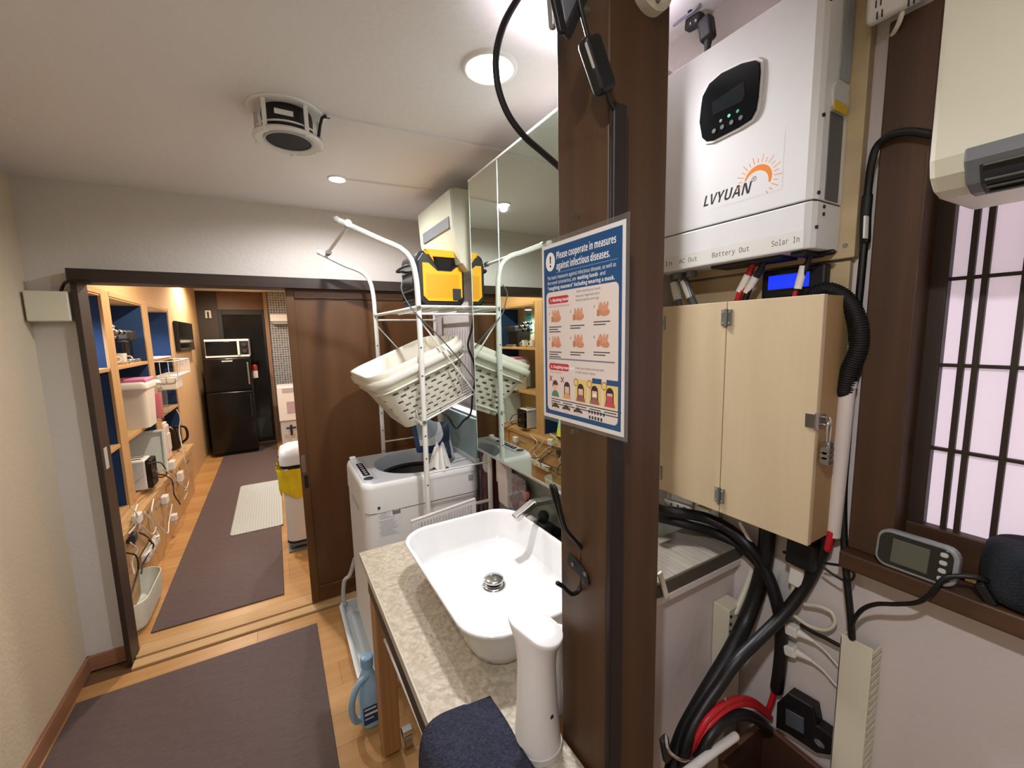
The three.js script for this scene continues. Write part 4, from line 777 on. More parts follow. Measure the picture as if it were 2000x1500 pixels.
// things on the wall between the basin and the washing machine
{
  const b = thing('zip_pouch', 'clear pouch of dark red sachets hanging on the grey splashback', 'pouch', [0.85, 0.8, 1.48]);
  part('film', prism(rrect(1.38, 1.525, 0.79, 0.955, 0.01), 'x', 0.845, 0.849, 0.001), M.clear, b);
  part('white_side', prism([[1.53, 0.78], [1.61, 0.785], [1.625, 0.985], [1.53, 0.955]], 'x', 0.84, 0.872, 0.006), std(0xe3d6d0, 0.35), b);
  for (let k = 0; k < 26; k++) { const d = 1.4 + 0.11 * rnd(), y = 0.8 + 0.12 * rnd(); part('sachet', ball([0.862, y, d], 0.017 + 0.008 * rnd(), 0.6, 1, 0.9, 8), k % 5 === 0 ? std(0xb56a4e, 0.4) : k % 2 ? std(0x7a1f22, 0.4) : std(0x551519, 0.4), b); }
  const s = thing('slotted_strip', 'white slotted cable strip standing upright beside the red sachet pouch', 'strip', [0.885, 0.85, 1.63]);
  part('channel', box(0.872, 0.892, 0.85, 1.05, 1.575, 1.69, 0.003), M.whiteMatt, s);
  for (let k = 0; k < 5; k++) part('slot', box(0.8705, 0.8735, 0.885 + k * 0.033, 0.9 + k * 0.033, 1.585, 1.6, 0.001), M.darkGrey, s);
  const v = thing('stick_vacuum', 'dark red stick vacuum with a grey cap standing behind the white pouch', 'vacuum', [0.86, 0, 1.74]);
  part('body', loft([rrLoop(0.868, 1.75, 0.03, 0.04, 0.028, 0.35), rrLoop(0.868, 1.75, 0.036, 0.05, 0.03, 0.75), rrLoop(0.868, 1.75, 0.034, 0.045, 0.03, 1.0), rrLoop(0.868, 1.75, 0.02, 0.03, 0.018, 1.04)]), std(0x4a1119, 0.25), v);
  part('stick', rod([0.868, 0.06, 1.75], [0.868, 0.36, 1.75], 0.014, 12), M.midGrey, v);
  part('nozzle', box(0.82, 0.9, 0.0, 0.06, 1.66, 1.79, 0.02), M.black, v);
  part('grey_cap', ball([0.838, 0.94, 1.725], 0.03, 0.5, 1.7, 0.8), M.lightGrey, v);
  const p = thing('perforated_tray', 'white perforated plastic tray slotted between the counter and the washing machine', 'tray', [0.57, 0.7, 1.62]);
  const sl = (u, y) => [0.43 + u * 0.30, y, 1.6];
  part('face', sheet((u, v) => [0.43 + u * 0.29, 0.71 + (0.085 + 0.03 * u) * v, 1.6], 44, 6, 0.005, (i, j) => j > 1 && j < 5 && i > 2 && i < 42 && i % 2 === 0), std(0xe4dfdc, 0.45), p);
  for (const x of [0.45, 0.7]) part('support', rod([x, 0.001, 1.604], [x, 0.72, 1.604], 0.005, 8), M.whiteMatt, p);
  part('rim', slab([0.43, 0.797, 1.603], [0.72, 0.828, 1.603], 0.014, 0.007, [0, 1, 0], 0.002), std(0xe6dcd8, 0.4), p);
}
// dispenser
{
  const t = thing('soap_dispenser', 'tall white soap dispenser with a slanted oval top beside the dark towel', 'dispenser', [0.375, CY, 0.583]);
  const cx = 0.373, cd = 0.582, n = 56, yaw = 0.35;
  const lp = (hx, hd, y, tilt = 0, ox = 0, od = 0) => rrLoop(0, 0, hx, hd, Math.min(hx, hd), 0, n).map((p) => { const x = p[0] * Math.cos(yaw) - p[2] * Math.sin(yaw), d = p[0] * Math.sin(yaw) + p[2] * Math.cos(yaw); return [cx + ox + x, y + tilt * p[2], cd + od + d]; });
  part('base_ring', loft([lp(0.044, 0.046, CY + 0.0005), lp(0.044, 0.046, CY + 0.012)]), std(0xdcd8d2, 0.4), t);
  part('body', loft([lp(0.042, 0.044, CY + 0.012), lp(0.0405, 0.043, CY + 0.03), lp(0.036, 0.038, CY + 0.1), lp(0.033, 0.036, CY + 0.165), lp(0.032, 0.04, CY + 0.205, 0.12), lp(0.034, 0.053, CY + 0.235, 0.2, 0, 0.002), lp(0.034, 0.054, CY + 0.241, 0.2, 0, 0.002), lp(0.0325, 0.0525, CY + 0.2445, 0.2, 0, 0.002), lp(0.022, 0.04, CY + 0.246, 0.2, 0, 0.002)]), std(0xe9e7e4, 0.4), t);
  part('sensor_eye', ball([0.373 + 0.006, CY + 0.085, 0.545], 0.0048, 1, 1, 0.6), M.darkGrey, t);
}
// a second white bottle mostly behind the post
{
  const t = thing('pump_bottle', 'white bottle with a round cap mostly hidden by the wooden post', 'bottle', [0.448, CY, 0.625]);
  part('body', lathe([0.452, CY, 0.622], [[0.001, 0.001], [0.022, 0.001], [0.024, 0.006], [0.024, 0.11], [0.012, 0.13], [0.012, 0.15]], 28), M.white, t);
  part('cap', lathe([0.452, CY + 0.148, 0.622], [[0.014, 0], [0.0245, 0.004], [0.025, 0.02], [0.018, 0.026], [0.001, 0.027]], 28), M.white, t);
}
// navy towel over the counter edge
{
  const tb = tex(256, 256, [0.09, 0.09], (u, v) => mix3([20, 22, 36], [54, 58, 80], Math.pow(fbm(u, v, 24, 24, 77, 4), 1.3)));
  const tm = std(0xffffff, 0.95, 0, { map: tb, bumpMap: bump((u, v) => fbm(u, v, 30, 30, 79, 3), [0.09, 0.09]), bumpScale: 0.004 });
  const prof = [[0.333, 0.0], [0.28, 0.0], [0.235, 0.0], [0.214, -0.004], [0.198, -0.018], [0.189, -0.05], [0.186, -0.13], [0.185, -0.26], [0.186, -0.34]];
  const at = (u) => { const s = u * (prof.length - 1), i = Math.min(prof.length - 2, Math.floor(s)), k = s - i; return [prof[i][0] + (prof[i + 1][0] - prof[i][0]) * k, prof[i][1] + (prof[i + 1][1] - prof[i][1]) * k]; };
  const T = 0.022;
  const f = (u, v) => { const [x, y] = at(u); const d = 0.475 + (0.70 - 0.475 + 0.012 * Math.sin(u * 5)) * v; return [x + (u < 0.3 ? -0.05 * (1 - v) * 0 : 0), CY + T / 2 + 0.002 + y + 0.0025 * Math.sin(v * 11 + u * 4) * (u < 0.3 ? 1 : 0.4), d]; };
  const t = thing('towel', 'folded dark navy terry towel draped over the near corner of the counter', 'towel', [0.29, CY, 0.58]);
  part('cloth', sheet(f, 60, 30, T), tm, t);
  part('hem', tube(Array.from({ length: 14 }, (_, i) => { const [x, y] = at(0.12 + 0.86 * i / 13); return [x - 0.004, CY + 0.014 + y, 0.699 + 0.012 * Math.sin((0.12 + 0.86 * i / 13) * 5)]; }), 0.0085, 50, 8), tm, t, 'rolled hem along the far side');
}
// floor pieces by the machine
{
  const t = thing('drain_pan', 'white plastic drain pan on the floor under the washing machine', 'pan', [0.5, 0, 2.08]);
  const n = 80, cx = 0.525, cd = 2.06;
  part('pan_wall', loft([rrLoop(cx, cd, 0.31, 0.30, 0.03, 0.001, n), rrLoop(cx, cd, 0.322, 0.315, 0.035, 0.058, n), rrLoop(cx, cd, 0.322, 0.315, 0.035, 0.063, n), rrLoop(cx, cd, 0.300, 0.292, 0.03, 0.063, n), rrLoop(cx, cd, 0.292, 0.285, 0.03, 0.02, n)]), std(0xd5dcda, 0.4), t);
  const b = thing('detergent_bottle', 'light blue detergent bottle with a loop handle on the floor beside the counter leg', 'bottle', [0.2, 0, 1.62]);
  const c = [0.225, 1.62];
  part('body', loft([rrLoop(...c, 0.036, 0.055, 0.03, 0.001), rrLoop(...c, 0.042, 0.062, 0.034, 0.012), rrLoop(...c, 0.042, 0.062, 0.034, 0.12), rrLoop(...c, 0.034, 0.045, 0.03, 0.17), rrLoop(...c, 0.02, 0.022, 0.018, 0.215), rrLoop(...c, 0.019, 0.02, 0.018, 0.235)]), M.blueBottle, b);
  part('handle', tube([[0.22, 0.2, 1.60], [0.185, 0.195, 1.585], [0.158, 0.15, 1.575], [0.152, 0.09, 1.575], [0.168, 0.04, 1.585], [0.19, 0.03, 1.6]], 0.0125, 36, 10), M.blueBottle, b);
  part('cap', lathe([c[0], 0.232, c[1]], [[0.024, 0], [0.025, 0.035], [0.02, 0.04], [0.001, 0.041]], 24), std(0x88b4d6, 0.35), b);
  const pl = canvasTex(128, 96, (x, w, h) => { x.fillStyle = '#1d3f6a'; x.fillRect(0, 0, w, h); x.fillStyle = '#dfe8ee'; x.fillRect(8, 10, 80, 9); x.fillRect(8, 34, 100, 12); x.fillRect(8, 62, 60, 7); });
  part('label', quad([0.19, 0.105, 1.5568], [0.262, 0.105, 1.5568], [0.262, 0.03, 1.5568], [0.19, 0.03, 1.5568]), printMat(pl), b, 'dark blue printed label');
  const h = [[682, 1125], [674, 1132], [671, 1148], [671, 1166]].map(([x, y]) => onD(x, y, 2.33));
  solo('drain_hose', tube([[0.30, 0.32, 2.33], ...h, [h[3][0] + 0.005, 0.07, 2.33]], 0.011, 40, 10), std(0xb9bcb8, 0.5), 'grey white drain hose bending down beside the washing machine', 'hose');
}
// small beige box at the corner of the back wall
{
  const t = thing('junction_box', 'small beige plastic box on the corner wall next to the door frame', 'box', [-0.81, 1.64, 2.545]);
  part('case', box(-0.876, -0.742, 1.645, 1.772, 2.5, 2.568, 0.006), M.ivory, t);
  part('cover_seam', box(-0.8775, -0.7405, 1.643, 1.774, 2.528, 2.5305, 0.002), std(0xbdb7a2, 0.5), t);
  solo('power_lead', tube([[-0.77, 1.772, 2.53], [-0.76, 1.795, 2.525], [-0.735, 1.81, 2.49], [-0.70, 1.815, 2.482], [-0.66, 1.812, 2.482]], 0.006, 30, 8), M.cable, 'short black lead from the beige box into the door frame', 'cable');
}
// round unit on the ceiling
{
  const c = [0.095, CEIL, 1.535], t = thing('ceiling_speaker', 'black drum unit in a round white cage on the ceiling', 'ceiling unit', [c[0], CEIL - 0.09, c[2]]);
  part('flange', lathe(c, [[0.001, -0.004], [0.085, -0.004], [0.104, -0.008], [0.108, -0.004], [0.108, -0.0005]], 48), M.white, t);
  part('drum', lathe(c, [[0.001, -0.006], [0.07, -0.006], [0.072, -0.02], [0.07, -0.07], [0.066, -0.076], [0.001, -0.077]], 40), M.black, t);
  part('lens', rod([c[0], CEIL - 0.076, c[2]], [c[0], CEIL - 0.087, c[2]], 0.064, 40), M.lens, t);
  part('lens_ring', lathe(c, [[0.0635, -0.082], [0.064, -0.089], [0.068, -0.089], [0.0695, -0.08]], 40), M.lightGrey, t);
  part('cage_ring', lathe(c, [[0.082, -0.062], [0.086, -0.06], [0.086, -0.066], [0.082, -0.062]], 40), M.white, t);
  part('cage_ring', lathe(c, [[0.07, -0.084], [0.09, -0.092], [0.099, -0.086], [0.098, -0.08], [0.07, -0.084]], 40), M.white, t);
  for (let k = 0; k < 5; k++) { const a = k * 1.257 + 0.2, x = c[0] + 0.094 * Math.cos(a), d = c[2] + 0.094 * Math.sin(a); part('cage_bar', box(x - 0.006, x + 0.006, CEIL - 0.096, CEIL - 0.004, d - 0.006, d + 0.006, 0.002), M.white, t); }
  const gx = c[0] - 0.012;
  part('sticker', quad([gx - 0.025, CEIL - 0.028, c[2] - 0.0735], [gx + 0.025, CEIL - 0.028, c[2] - 0.0735], [gx + 0.025, CEIL - 0.043, c[2] - 0.0735], [gx - 0.025, CEIL - 0.043, c[2] - 0.0735]), M.paper, t);
  solo('power_lead', tube([[0.155, CEIL - 0.075, 1.51], [0.175, CEIL - 0.07, 1.505], [0.186, CEIL - 0.03, 1.5], [0.195, CEIL - 0.008, 1.498], [0.212, CEIL - 0.006, 1.496]], 0.0045, 30, 8), M.cable, 'short curled black lead from the round ceiling unit to the white cable cover', 'cable');
}

// ---------------------------------------------------------------- wooden post and what hangs on it
const PX0 = 0.426, PX1 = 0.546, PD0 = 0.456, PD1 = 0.576;
{
  const t = thing('wooden_post', 'thick square dark brown wooden post standing between the counter and the inverter', 'post', [0.486, 0, 0.516]);
  part('timber', box(PX0, PX1, 0, CEIL - 0.001, PD0, PD1, 0.004), M.darkWood, t);
  const dot = onD(1268, 3, PD0);
  const k = thing('ceiling_disc', 'round beige plastic disc fixed near the top of the wooden post', 'sensor', [dot[0], dot[1] - 0.03, PD0 - 0.01]);
  const c = onD(1268, -22, PD0 - 0.002);
  part('disc', [rod([c[0], c[1], PD0], [c[0], c[1], PD0 - 0.014], 0.034, 36), rod([c[0], c[1], PD0 - 0.014], [c[0], c[1], PD0 - 0.019], 0.033, 36, 0.027)], M.ivory, k);
  part('screw', rod([c[0] - 0.002, c[1] - 0.026, PD0 - 0.0185], [c[0] - 0.002, c[1] - 0.026, PD0 - 0.021], 0.004, 10), M.midGrey, k);
}
{
  const a = onD(1187, 205, PD0), b = onD(1213, 205, PD0);
  const t = thing('cable_duct', 'narrow dark brown cable cover running down the wooden post', 'cable cover', [(a[0] + b[0]) / 2, 0, PD0 - 0.006]);
  part('base', box(a[0] + 0.002, b[0] - 0.002, 0.02, a[1], PD0 - 0.005, PD0, 0.001), M.brownDuct, t);
  part('lid', box(a[0], b[0], 0.02, a[1], PD0 - 0.013, PD0 - 0.004, 0.003), M.brownDuct, t);
}
{
  // inline switch on a black lead
  const D = 0.435, p = (x, y, d = D) => onD(x, y, d), a = p(1148, 72), b = p(1184, 182);
  const t = thing('cord_switch', 'black inline cord switch hanging in front of the wooden post', 'switch', b);
  part('housing', slab([b[0], b[1], D], [a[0], a[1], D], 0.021, 0.03, [1, 0, 0], 0.007), M.black, t);
  part('rocker', slab([b[0] + (a[0] - b[0]) * 0.35 - 0.012, b[1] + (a[1] - b[1]) * 0.35, D - 0.002], [b[0] + (a[0] - b[0]) * 0.82 - 0.012, b[1] + (a[1] - b[1]) * 0.82, D - 0.002], 0.012, 0.008, [1, 0, 0], 0.002), std(0xb9b7b0, 0.35), t, 'pale side rocker');
  solo('power_lead', tube([p(1128, -20), p(1133, 10), p(1140, 40), p(1149, 74)], 0.003, 30, 8), M.cable, 'thin black lead from the clamp down to the inline switch', 'cable');
  solo('power_lead', tube([p(1184, 182), p(1190, 200, 0.442), onD(1199, 214, 0.446)], 0.003, 20, 8), M.cable, 'short black lead from the inline switch into the brown cable cover', 'cable');
  // clamp
  const q = (x, y, d = 0.44) => onD(x, y, d), c = thing('spring_clamp', 'black spring clamp with a grey pad at the top of the wooden post', 'clamp', q(1104, 74));
  part('jaw', [slab(q(1078, -30), q(1099, 66), 0.012, 0.008, [0, 0, 1], 0.003), slab(q(1150, -30), q(1106, 70), 0.012, 0.008, [0, 0, 1], 0.003)], M.black, c);
  const i0 = q(1092, -20, 0.446), i1 = q(1132, -20, 0.446), i2 = q(1104, 60, 0.446);
  part('pad', prism([[i2[0], i2[1]], [i1[0], i1[1]], [i0[0], i0[1]]], 'd', 0.444, 0.452, 0.001), std(0x70767a, 0.3), c, 'grey pad between the jaws');
  const h = thing('clip_lamp', 'silver-shaded clip lamp hidden behind the top of the wooden post', 'lamp', [0.6, 2.0, 0.69]);
  const lc = [0.6, 2.085, 0.69], cup = [[0.012, -0.05], [0.03, -0.045], [0.042, -0.01], [0.048, 0.035], [0.0465, 0.035], [0.04, -0.008], [0.028, -0.04], [0.001, -0.042]];
  part('shell', lathe(lc, cup, 36), M.alu, h);
  part('bulb', ball([lc[0], lc[1] - 0.012, lc[2]], 0.02), emit(CLIPC, 6), h, 'lit bulb inside the shade');
  part('socket', rod([lc[0], lc[1] - 0.05, lc[2]], [lc[0] - 0.005, lc[1] - 0.085, lc[2] - 0.02], 0.011, 14), M.black, h);
  part('clip_arm', rod([lc[0] - 0.005, lc[1] - 0.085, lc[2] - 0.02], [PX1 - 0.02, lc[1] - 0.09, PD1], 0.007, 12), M.black, h);
  const sb = thing('silver_bracket', 'narrow silver bracket edge showing beside the top of the wooden post', 'bracket', onD(1078, 60, 0.5));
  part('plate', slab(onD(1074, -40, 0.5), onD(1081, 56, 0.5), 0.01, 0.012, [0, 0, 1], 0.004), M.alu, sb);
  part('arm', slab(onD(1079, -10, 0.5), [PX0 + 0.002, onD(1079, -10, 0.5)[1], 0.5], 0.01, 0.008, [0, 1, 0], 0.002), M.alu, sb);
  const cl = new THREE.SpotLight(CLIPC, L.clip, 0, 1.25, 0.5, 2); cl.position.set(lc[0], lc[1] + 0.012, -lc[2]); cl.target.position.set(lc[0], CEIL, -lc[2]); cl.castShadow = true; cl.shadow.radius = 1; scene.add(cl, cl.target);
  // gooseneck
  const g = (x, y, d = 0.62) => onD(x, y, d);
  solo('gooseneck_arm', tube([g(1040, -40), g(1010, 0), g(984, 48), g(970, 100), g(969, 140), g(976, 182), g(994, 226), g(1024, 266), g(1060, 298), g(1100, 334), g(1130, 370)], 0.0055, 90, 10), M.rubber, 'black gooseneck arm curving in front of the glowing ceiling lamp', 'lamp arm');
}
{
  // push pins
  for (const [y, n] of [[424, 'clear push pin above the laminated poster'], [841, 'clear push pin below the laminated poster']]) {
    const c = onX(1131, y, PX0), t = thing('push_pin', n, 'push pin', [PX0, c[1], c[2]]), P = (dx) => [PX0 - dx, c[1], c[2]];
    part('head', [rod(P(0.012), P(0.016), 0.0048, 18), rod(P(0.0045), P(0.012), 0.0032, 14, 0.0026), rod(P(0.002), P(0.0045), 0.0048, 18)], M.glass, t);
    part('needle', rod(P(-0.002), P(0.004), 0.0006, 6), M.steel, t);
  }
}
{
  // coat hook
  const c = onX(1134, 1108, PX0), X = PX0, y = c[1], d = c[2], t = thing('coat_hook', 'black wire coat hook screwed to the wooden post below the poster', 'hook', [X, y - 0.03, d]);
  const tilt = (g) => rot(g, [X, y, d], [1, 0, 0], 0.0);
  part('plate', prism([[d + 0.034, y - 0.008], [d + 0.03, y + 0.012], [d + 0.012, y + 0.012], [d - 0.008, y + 0.006], [d - 0.022, y - 0.004], [d - 0.026, y - 0.017], [d - 0.016, y - 0.021], [d - 0.004, y - 0.014], [d + 0.02, y - 0.012]], 'x', X - 0.004, X, 0.001), M.black, t);
  for (const [px, py] of [[1119, 1102], [1143, 1121]]) { const s = onX(px, py, X - 0.004); part('screw', rod([X - 0.0035, s[1], s[2]], [X - 0.0055, s[1], s[2]], 0.0038, 14), M.steel, t); }
  const w = (px, py, D = d) => onD(px, py, D);
  const up = [w(1135, 1105), w(1136, 1070, d - 0.001), w(1122, 1056), w(1103, 1034), w(1093, 1006), w(1083, 975), w(1078, 955), w(1076, 949)];
  const up2 = [w(1135, 1070, d - 0.004), w(1124, 1056, d - 0.004), w(1106, 1034, d - 0.006), w(1097, 1006, d - 0.01), w(1090, 975, d - 0.011), w(1085, 955, d - 0.011), w(1080, 948, d - 0.006), w(1076, 949)];
  part('prong', [tube(up, 0.0032, 60, 8), tube(up2, 0.0032, 60, 8)], M.black, t);
  part('prong', tube([w(1135, 1105), w(1136, 1140), w(1130, 1154), w(1118, 1160), w(1108, 1154), w(1100, 1146), w(1089, 1139)], 0.0038, 50, 10), M.black, t);
}
{
  // laminated poster, 297 mm tall
  const X = PX0 - 0.006, d0 = 0.4155, d1 = 0.6135, y0 = 1.4, y1 = 1.698;
  const t = thing('poster', 'laminated blue-bordered hygiene poster pinned to the wooden post', 'poster', [X, y0, (d0 + d1) / 2]);
  part('laminate', box(X, X + 0.0009, y0 - 0.006, y1 + 0.008, d0 - 0.006, d1 + 0.004, 0.0003), M.clear, t, 'clear laminate margin');
  part('sheet', box(X - 0.0004, X, y0, y1, d0, d1, 0), M.paper, t);
  const pt = canvasTex(840, 1188, (x, w, h) => {
    const B = '#1f4f80', T = '#333a44';
    x.fillStyle = '#e4dfdb'; x.fillRect(0, 0, w, h);
    x.fillStyle = B; x.fillRect(24, 26, w - 48, h - 52);
    x.fillStyle = '#e6dad2'; rr(x, 50, 318, w - 100, h - 374, 34);
    x.fillStyle = '#f3f1ee'; x.beginPath(); x.ellipse(104, 116, 56, 62, 0, 0, 7); x.fill();
    x.fillStyle = '#2a2a2a'; x.font = 'bold 100px sans-serif'; x.textAlign = 'center'; x.fillText('!', 104, 152); x.textAlign = 'left';
    x.fillStyle = '#f1f0ec'; x.font = 'bold 62px sans-serif';
    fit(x, 'Please cooperate in measures', 176, 108, 590); fit(x, 'against infectious diseases.', 176, 176, 540);
    x.strokeStyle = '#8fb0cc'; x.lineWidth = 3; x.beginPath(); x.moveTo(176, 196); x.lineTo(780, 196); x.stroke();
    x.font = '30px sans-serif'; fit(x, 'The basic measures against infectious disease, as well as', 66, 234, 700); fit(x, 'the novel coronavirus, are', 66, 268, 330);
    x.font = 'bold 32px sans-serif'; fit(x, 'washing hands', 410, 268, 200); x.font = '30px sans-serif'; x.fillText('and', 626, 268);
    x.font = 'bold 32px sans-serif'; fit(x, '“coughing manners” including wearing a mask.', 66, 304, 690);
    const pill = (y, s) => { x.fillStyle = '#c23a44'; rr(x, 76, y, 240, 48, 22); x.fillStyle = '#fff'; x.font = 'bold 27px sans-serif'; x.fillText(s, 96, y + 34); };
    pill(350, '1. Washing hands'); x.fillStyle = '#c23a44'; x.font = '16px sans-serif'; x.fillText('How to wash your hands properly', 80, 420);
    x.fillStyle = T; x.font = '19px sans-serif'; x.fillText('Before washing your hands', 400, 346); x.fillText('Keep your fingernails short', 392, 374); x.fillText('Remove watches and rings', 392, 400);
    const hand = (cx, cy, k) => { x.fillStyle = '#cf8f6c'; x.beginPath(); x.ellipse(cx, cy + 16, 56, 26, 0.06 * k, 0, 7); x.fill(); x.fillStyle = '#d89c7c'; for (let i = 0; i < 4; i++) { x.beginPath(); x.ellipse(cx - 36 + i * 22, cy - 12 + (k % 2) * 5, 11, 30, 0.35 * ((k + i) % 3 - 1), 0, 7); x.fill(); } x.fillStyle = '#c47f5d'; x.fillRect(cx - 60, cy + 4, 26, 36); };
    const cap = (cx, cy, n) => { x.fillStyle = '#4a4c52'; for (let i = 0; i < n; i++) x.fillRect(cx, cy + i * 16, 150 - (i * 40) % 70, 7); };
    [[170, 480], [420, 476], [660, 460], [170, 650], [420, 646], [660, 640]].forEach(([a, b], i) => { hand(a, b, i); x.fillStyle = T; x.font = 'bold 22px sans-serif'; x.fillText(String(i + 1), a - 90, b - 10); cap(a - 90, b + 70, i % 3 === 0 ? 3 : 2); });
    x.fillStyle = '#5b5876'; for (let i = 0; i < 48; i++) x.fillRect(76 + i * 14.3, 764, 11, 9);
    pill(800, '2. Coughing manners'); x.fillStyle = '#c23a44'; x.font = '17px sans-serif'; x.fillText('Three correct ways', 84, 868);
    x.fillStyle = T; x.font = '19px sans-serif'; x.fillText('Cover your mouth and nose with', 386, 826); x.fillText('a mask, tissue or sleeve', 386, 852);
    const fig = (cx, shirt, hair, i) => { if (i > 1) { x.fillStyle = '#e9cf7e'; x.fillRect(cx - 58, 890, 124, 146); } x.fillStyle = shirt; x.beginPath(); x.ellipse(cx, 1032, 46, 46, 0, Math.PI, 0); x.fill(); x.fillStyle = '#eebfa2'; x.beginPath(); x.arc(cx, 960, 30, 0, 7); x.fill(); x.fillStyle = hair; x.beginPath(); x.arc(cx, 950, 33, Math.PI, 0); x.fill(); x.fillRect(cx - 34, 945, 10, i > 0 ? 60 : 18); if (i > 0) x.fillRect(cx + 24, 945, 10, 60); if (i === 3) { x.fillStyle = '#f6f4f0'; x.fillRect(cx - 18, 966, 36, 20); } if (i === 4) { x.fillStyle = shirt; x.fillRect(cx - 30, 966, 56, 30); }
      x.lineWidth = 9; x.strokeStyle = i < 2 ? '#a34a4e' : '#c98a4a'; if (i < 2) { x.beginPath(); x.moveTo(cx - 70, 890); x.lineTo(cx - 38, 926); x.moveTo(cx - 38, 890); x.lineTo(cx - 70, 926); x.stroke(); } else { x.beginPath(); x.arc(cx - 50, 912, 22, 0, 7); x.stroke(); } cap(cx - 50, 1046, 3); };
    fig(150, '#5d8a72', '#5a3238', 0); fig(290, '#e0a878', '#3c3434', 1); fig(440, '#9b5d58', '#2c2a26', 2); fig(580, '#a0665c', '#2a2c30', 3); fig(720, '#c4505c', '#33262a', 4);
    x.fillStyle = B; x.fillRect(556, 872, 90, 32); x.fillRect(690, 872, 100, 32);
    for (let i = 0; i < 3; i++) { const cx = 150 + i * 130; x.fillStyle = '#4c3f3d'; x.beginPath(); x.arc(cx, 1108, 34, Math.PI, 0); x.fill(); x.fillRect(cx - 46, 1092, 14, 18); x.fillRect(cx + 32, 1092, 14, 18); x.fillStyle = '#d9cfc9'; x.fillRect(cx - 26, 1106, 52, 22); }
    x.fillStyle = T; x.font = 'bold 24px sans-serif'; for (let i = 0; i < 6; i++) x.fillRect(520 + i * 28, 1074, 16, 20); for (let i = 0; i < 5; i++) x.fillRect(524 + i * 28, 1108, 18, 20);
  });
  function rr(x, a, b, w, h, r) { x.beginPath(); x.moveTo(a + r, b); x.lineTo(a + w - r, b); x.arc(a + w - r, b + r, r, -Math.PI / 2, 0); x.lineTo(a + w, b + h - r); x.arc(a + w - r, b + h - r, r, 0, Math.PI / 2); x.lineTo(a + r, b + h); x.arc(a + r, b + h - r, r, Math.PI / 2, Math.PI); x.lineTo(a, b + r); x.arc(a + r, b + r, r, Math.PI, Math.PI * 1.5); x.fill(); }
  function fit(x, s, a, b, w) { const m = x.measureText(s).width; x.save(); x.translate(a, b); x.scale(w / m, 1); x.fillText(s, 0, 0); x.restore(); }
  part('print', quad([X - 0.0008, y1, d1], [X - 0.0008, y1, d0], [X - 0.0008, y0, d0], [X - 0.0008, y0, d1]), printMat(pt, 0.25), t);
}

// ---------------------------------------------------------------- low partition beside the post
const KD0 = 0.53, KD1 = 0.642, KT = 1.055;
struct('wall_partition', box(PX1 - 0.06, WR, 0, KT - 0.032, KD0 + 0.004, KD1 - 0.006, 0.001), M.wallLow);
{
  const t = thing('ledge_board', 'grey streaked ledge board capping the low white partition', 'ledge', [0.73, KT - 0.03, 0.585]);
  part('board', box(PX1 - 0.04, WR - 0.001, KT - 0.03, KT, KD0 - 0.012, KD1, 0.002), M.capTop, t);
  part('front_edge', box(PX1 - 0.04, WR - 0.002, KT - 0.03, KT - 0.003, KD0 - 0.014, KD0 - 0.011, 0.0005), std(0x4c463c, 0.5), t, 'dark front edge');
  const m = thing('cable_moulding', 'pale plastic cable moulding under the edge of the grey ledge board', 'cable cover', [0.73, KT - 0.06, 0.52]);
  part('channel', box(PX1 + 0.05, WR - 0.004, KT - 0.052, KT - 0.035, KD0 - 0.012, KD0 + 0.004, 0.003), M.whitePipe, m);
  const a = onD(1288, 1118, KD0 - 0.017), b = onD(1302, 1168, KD0 - 0.017);
  part('end_piece', slab(a, b, 0.012, 0.006, [0, 0, 1], 0.002), M.ivory, m);
}
// white tile and hangers beyond the partition
{
  const f = struct('wall_tile_panel', box(0.889, 0.905, KT + 0.001, 1.2, 0.57, 1.0, 0.001), M.whiteMarble);
  const s = thing('wire_hangers', 'clear and white plastic hangers lying above the grey ledge', 'hanger', [0.78, 1.1, 0.68]);
  const p = (x, y) => onX(x, y, 0.83);
  part('hanger', slab(p(1300, 975), p(1352, 991), 0.012, 0.006, [0, 1, 0], 0.002), M.white, s);
  part('hanger', slab(p(1298, 985), p(1355, 1004), 0.006, 0.004, [0, 1, 0], 0.001), M.grey, s);
  part('hanger', slab(p(1362, 989), p(1388, 998), 0.014, 0.008, [0, 1, 0], 0.003), M.cream, s);
  part('clip', slab(p(1300, 1000), p(1340, 1008), 0.006, 0.004, [0, 1, 0], 0.001), M.midGrey, s);
  const o = thing('outlet_plate', 'white outlet plate with three slots on the tile above the ledge', 'outlet', p(1335, 1035));
  const a = onX(1312, 1012, 0.885), b = onX(1352, 1040, 0.885);
  part('plate', box(0.882, 0.889, 1.062, 1.12, b[2], a[2], 0.002), M.white, o);
  for (let k = 0; k < 3; k++) part('slot', box(0.8808, 0.8835, 1.085, 1.1, b[2] + 0.02 + k * 0.02, b[2] + 0.025 + k * 0.02, 0.0005), M.darkGrey, o);
}

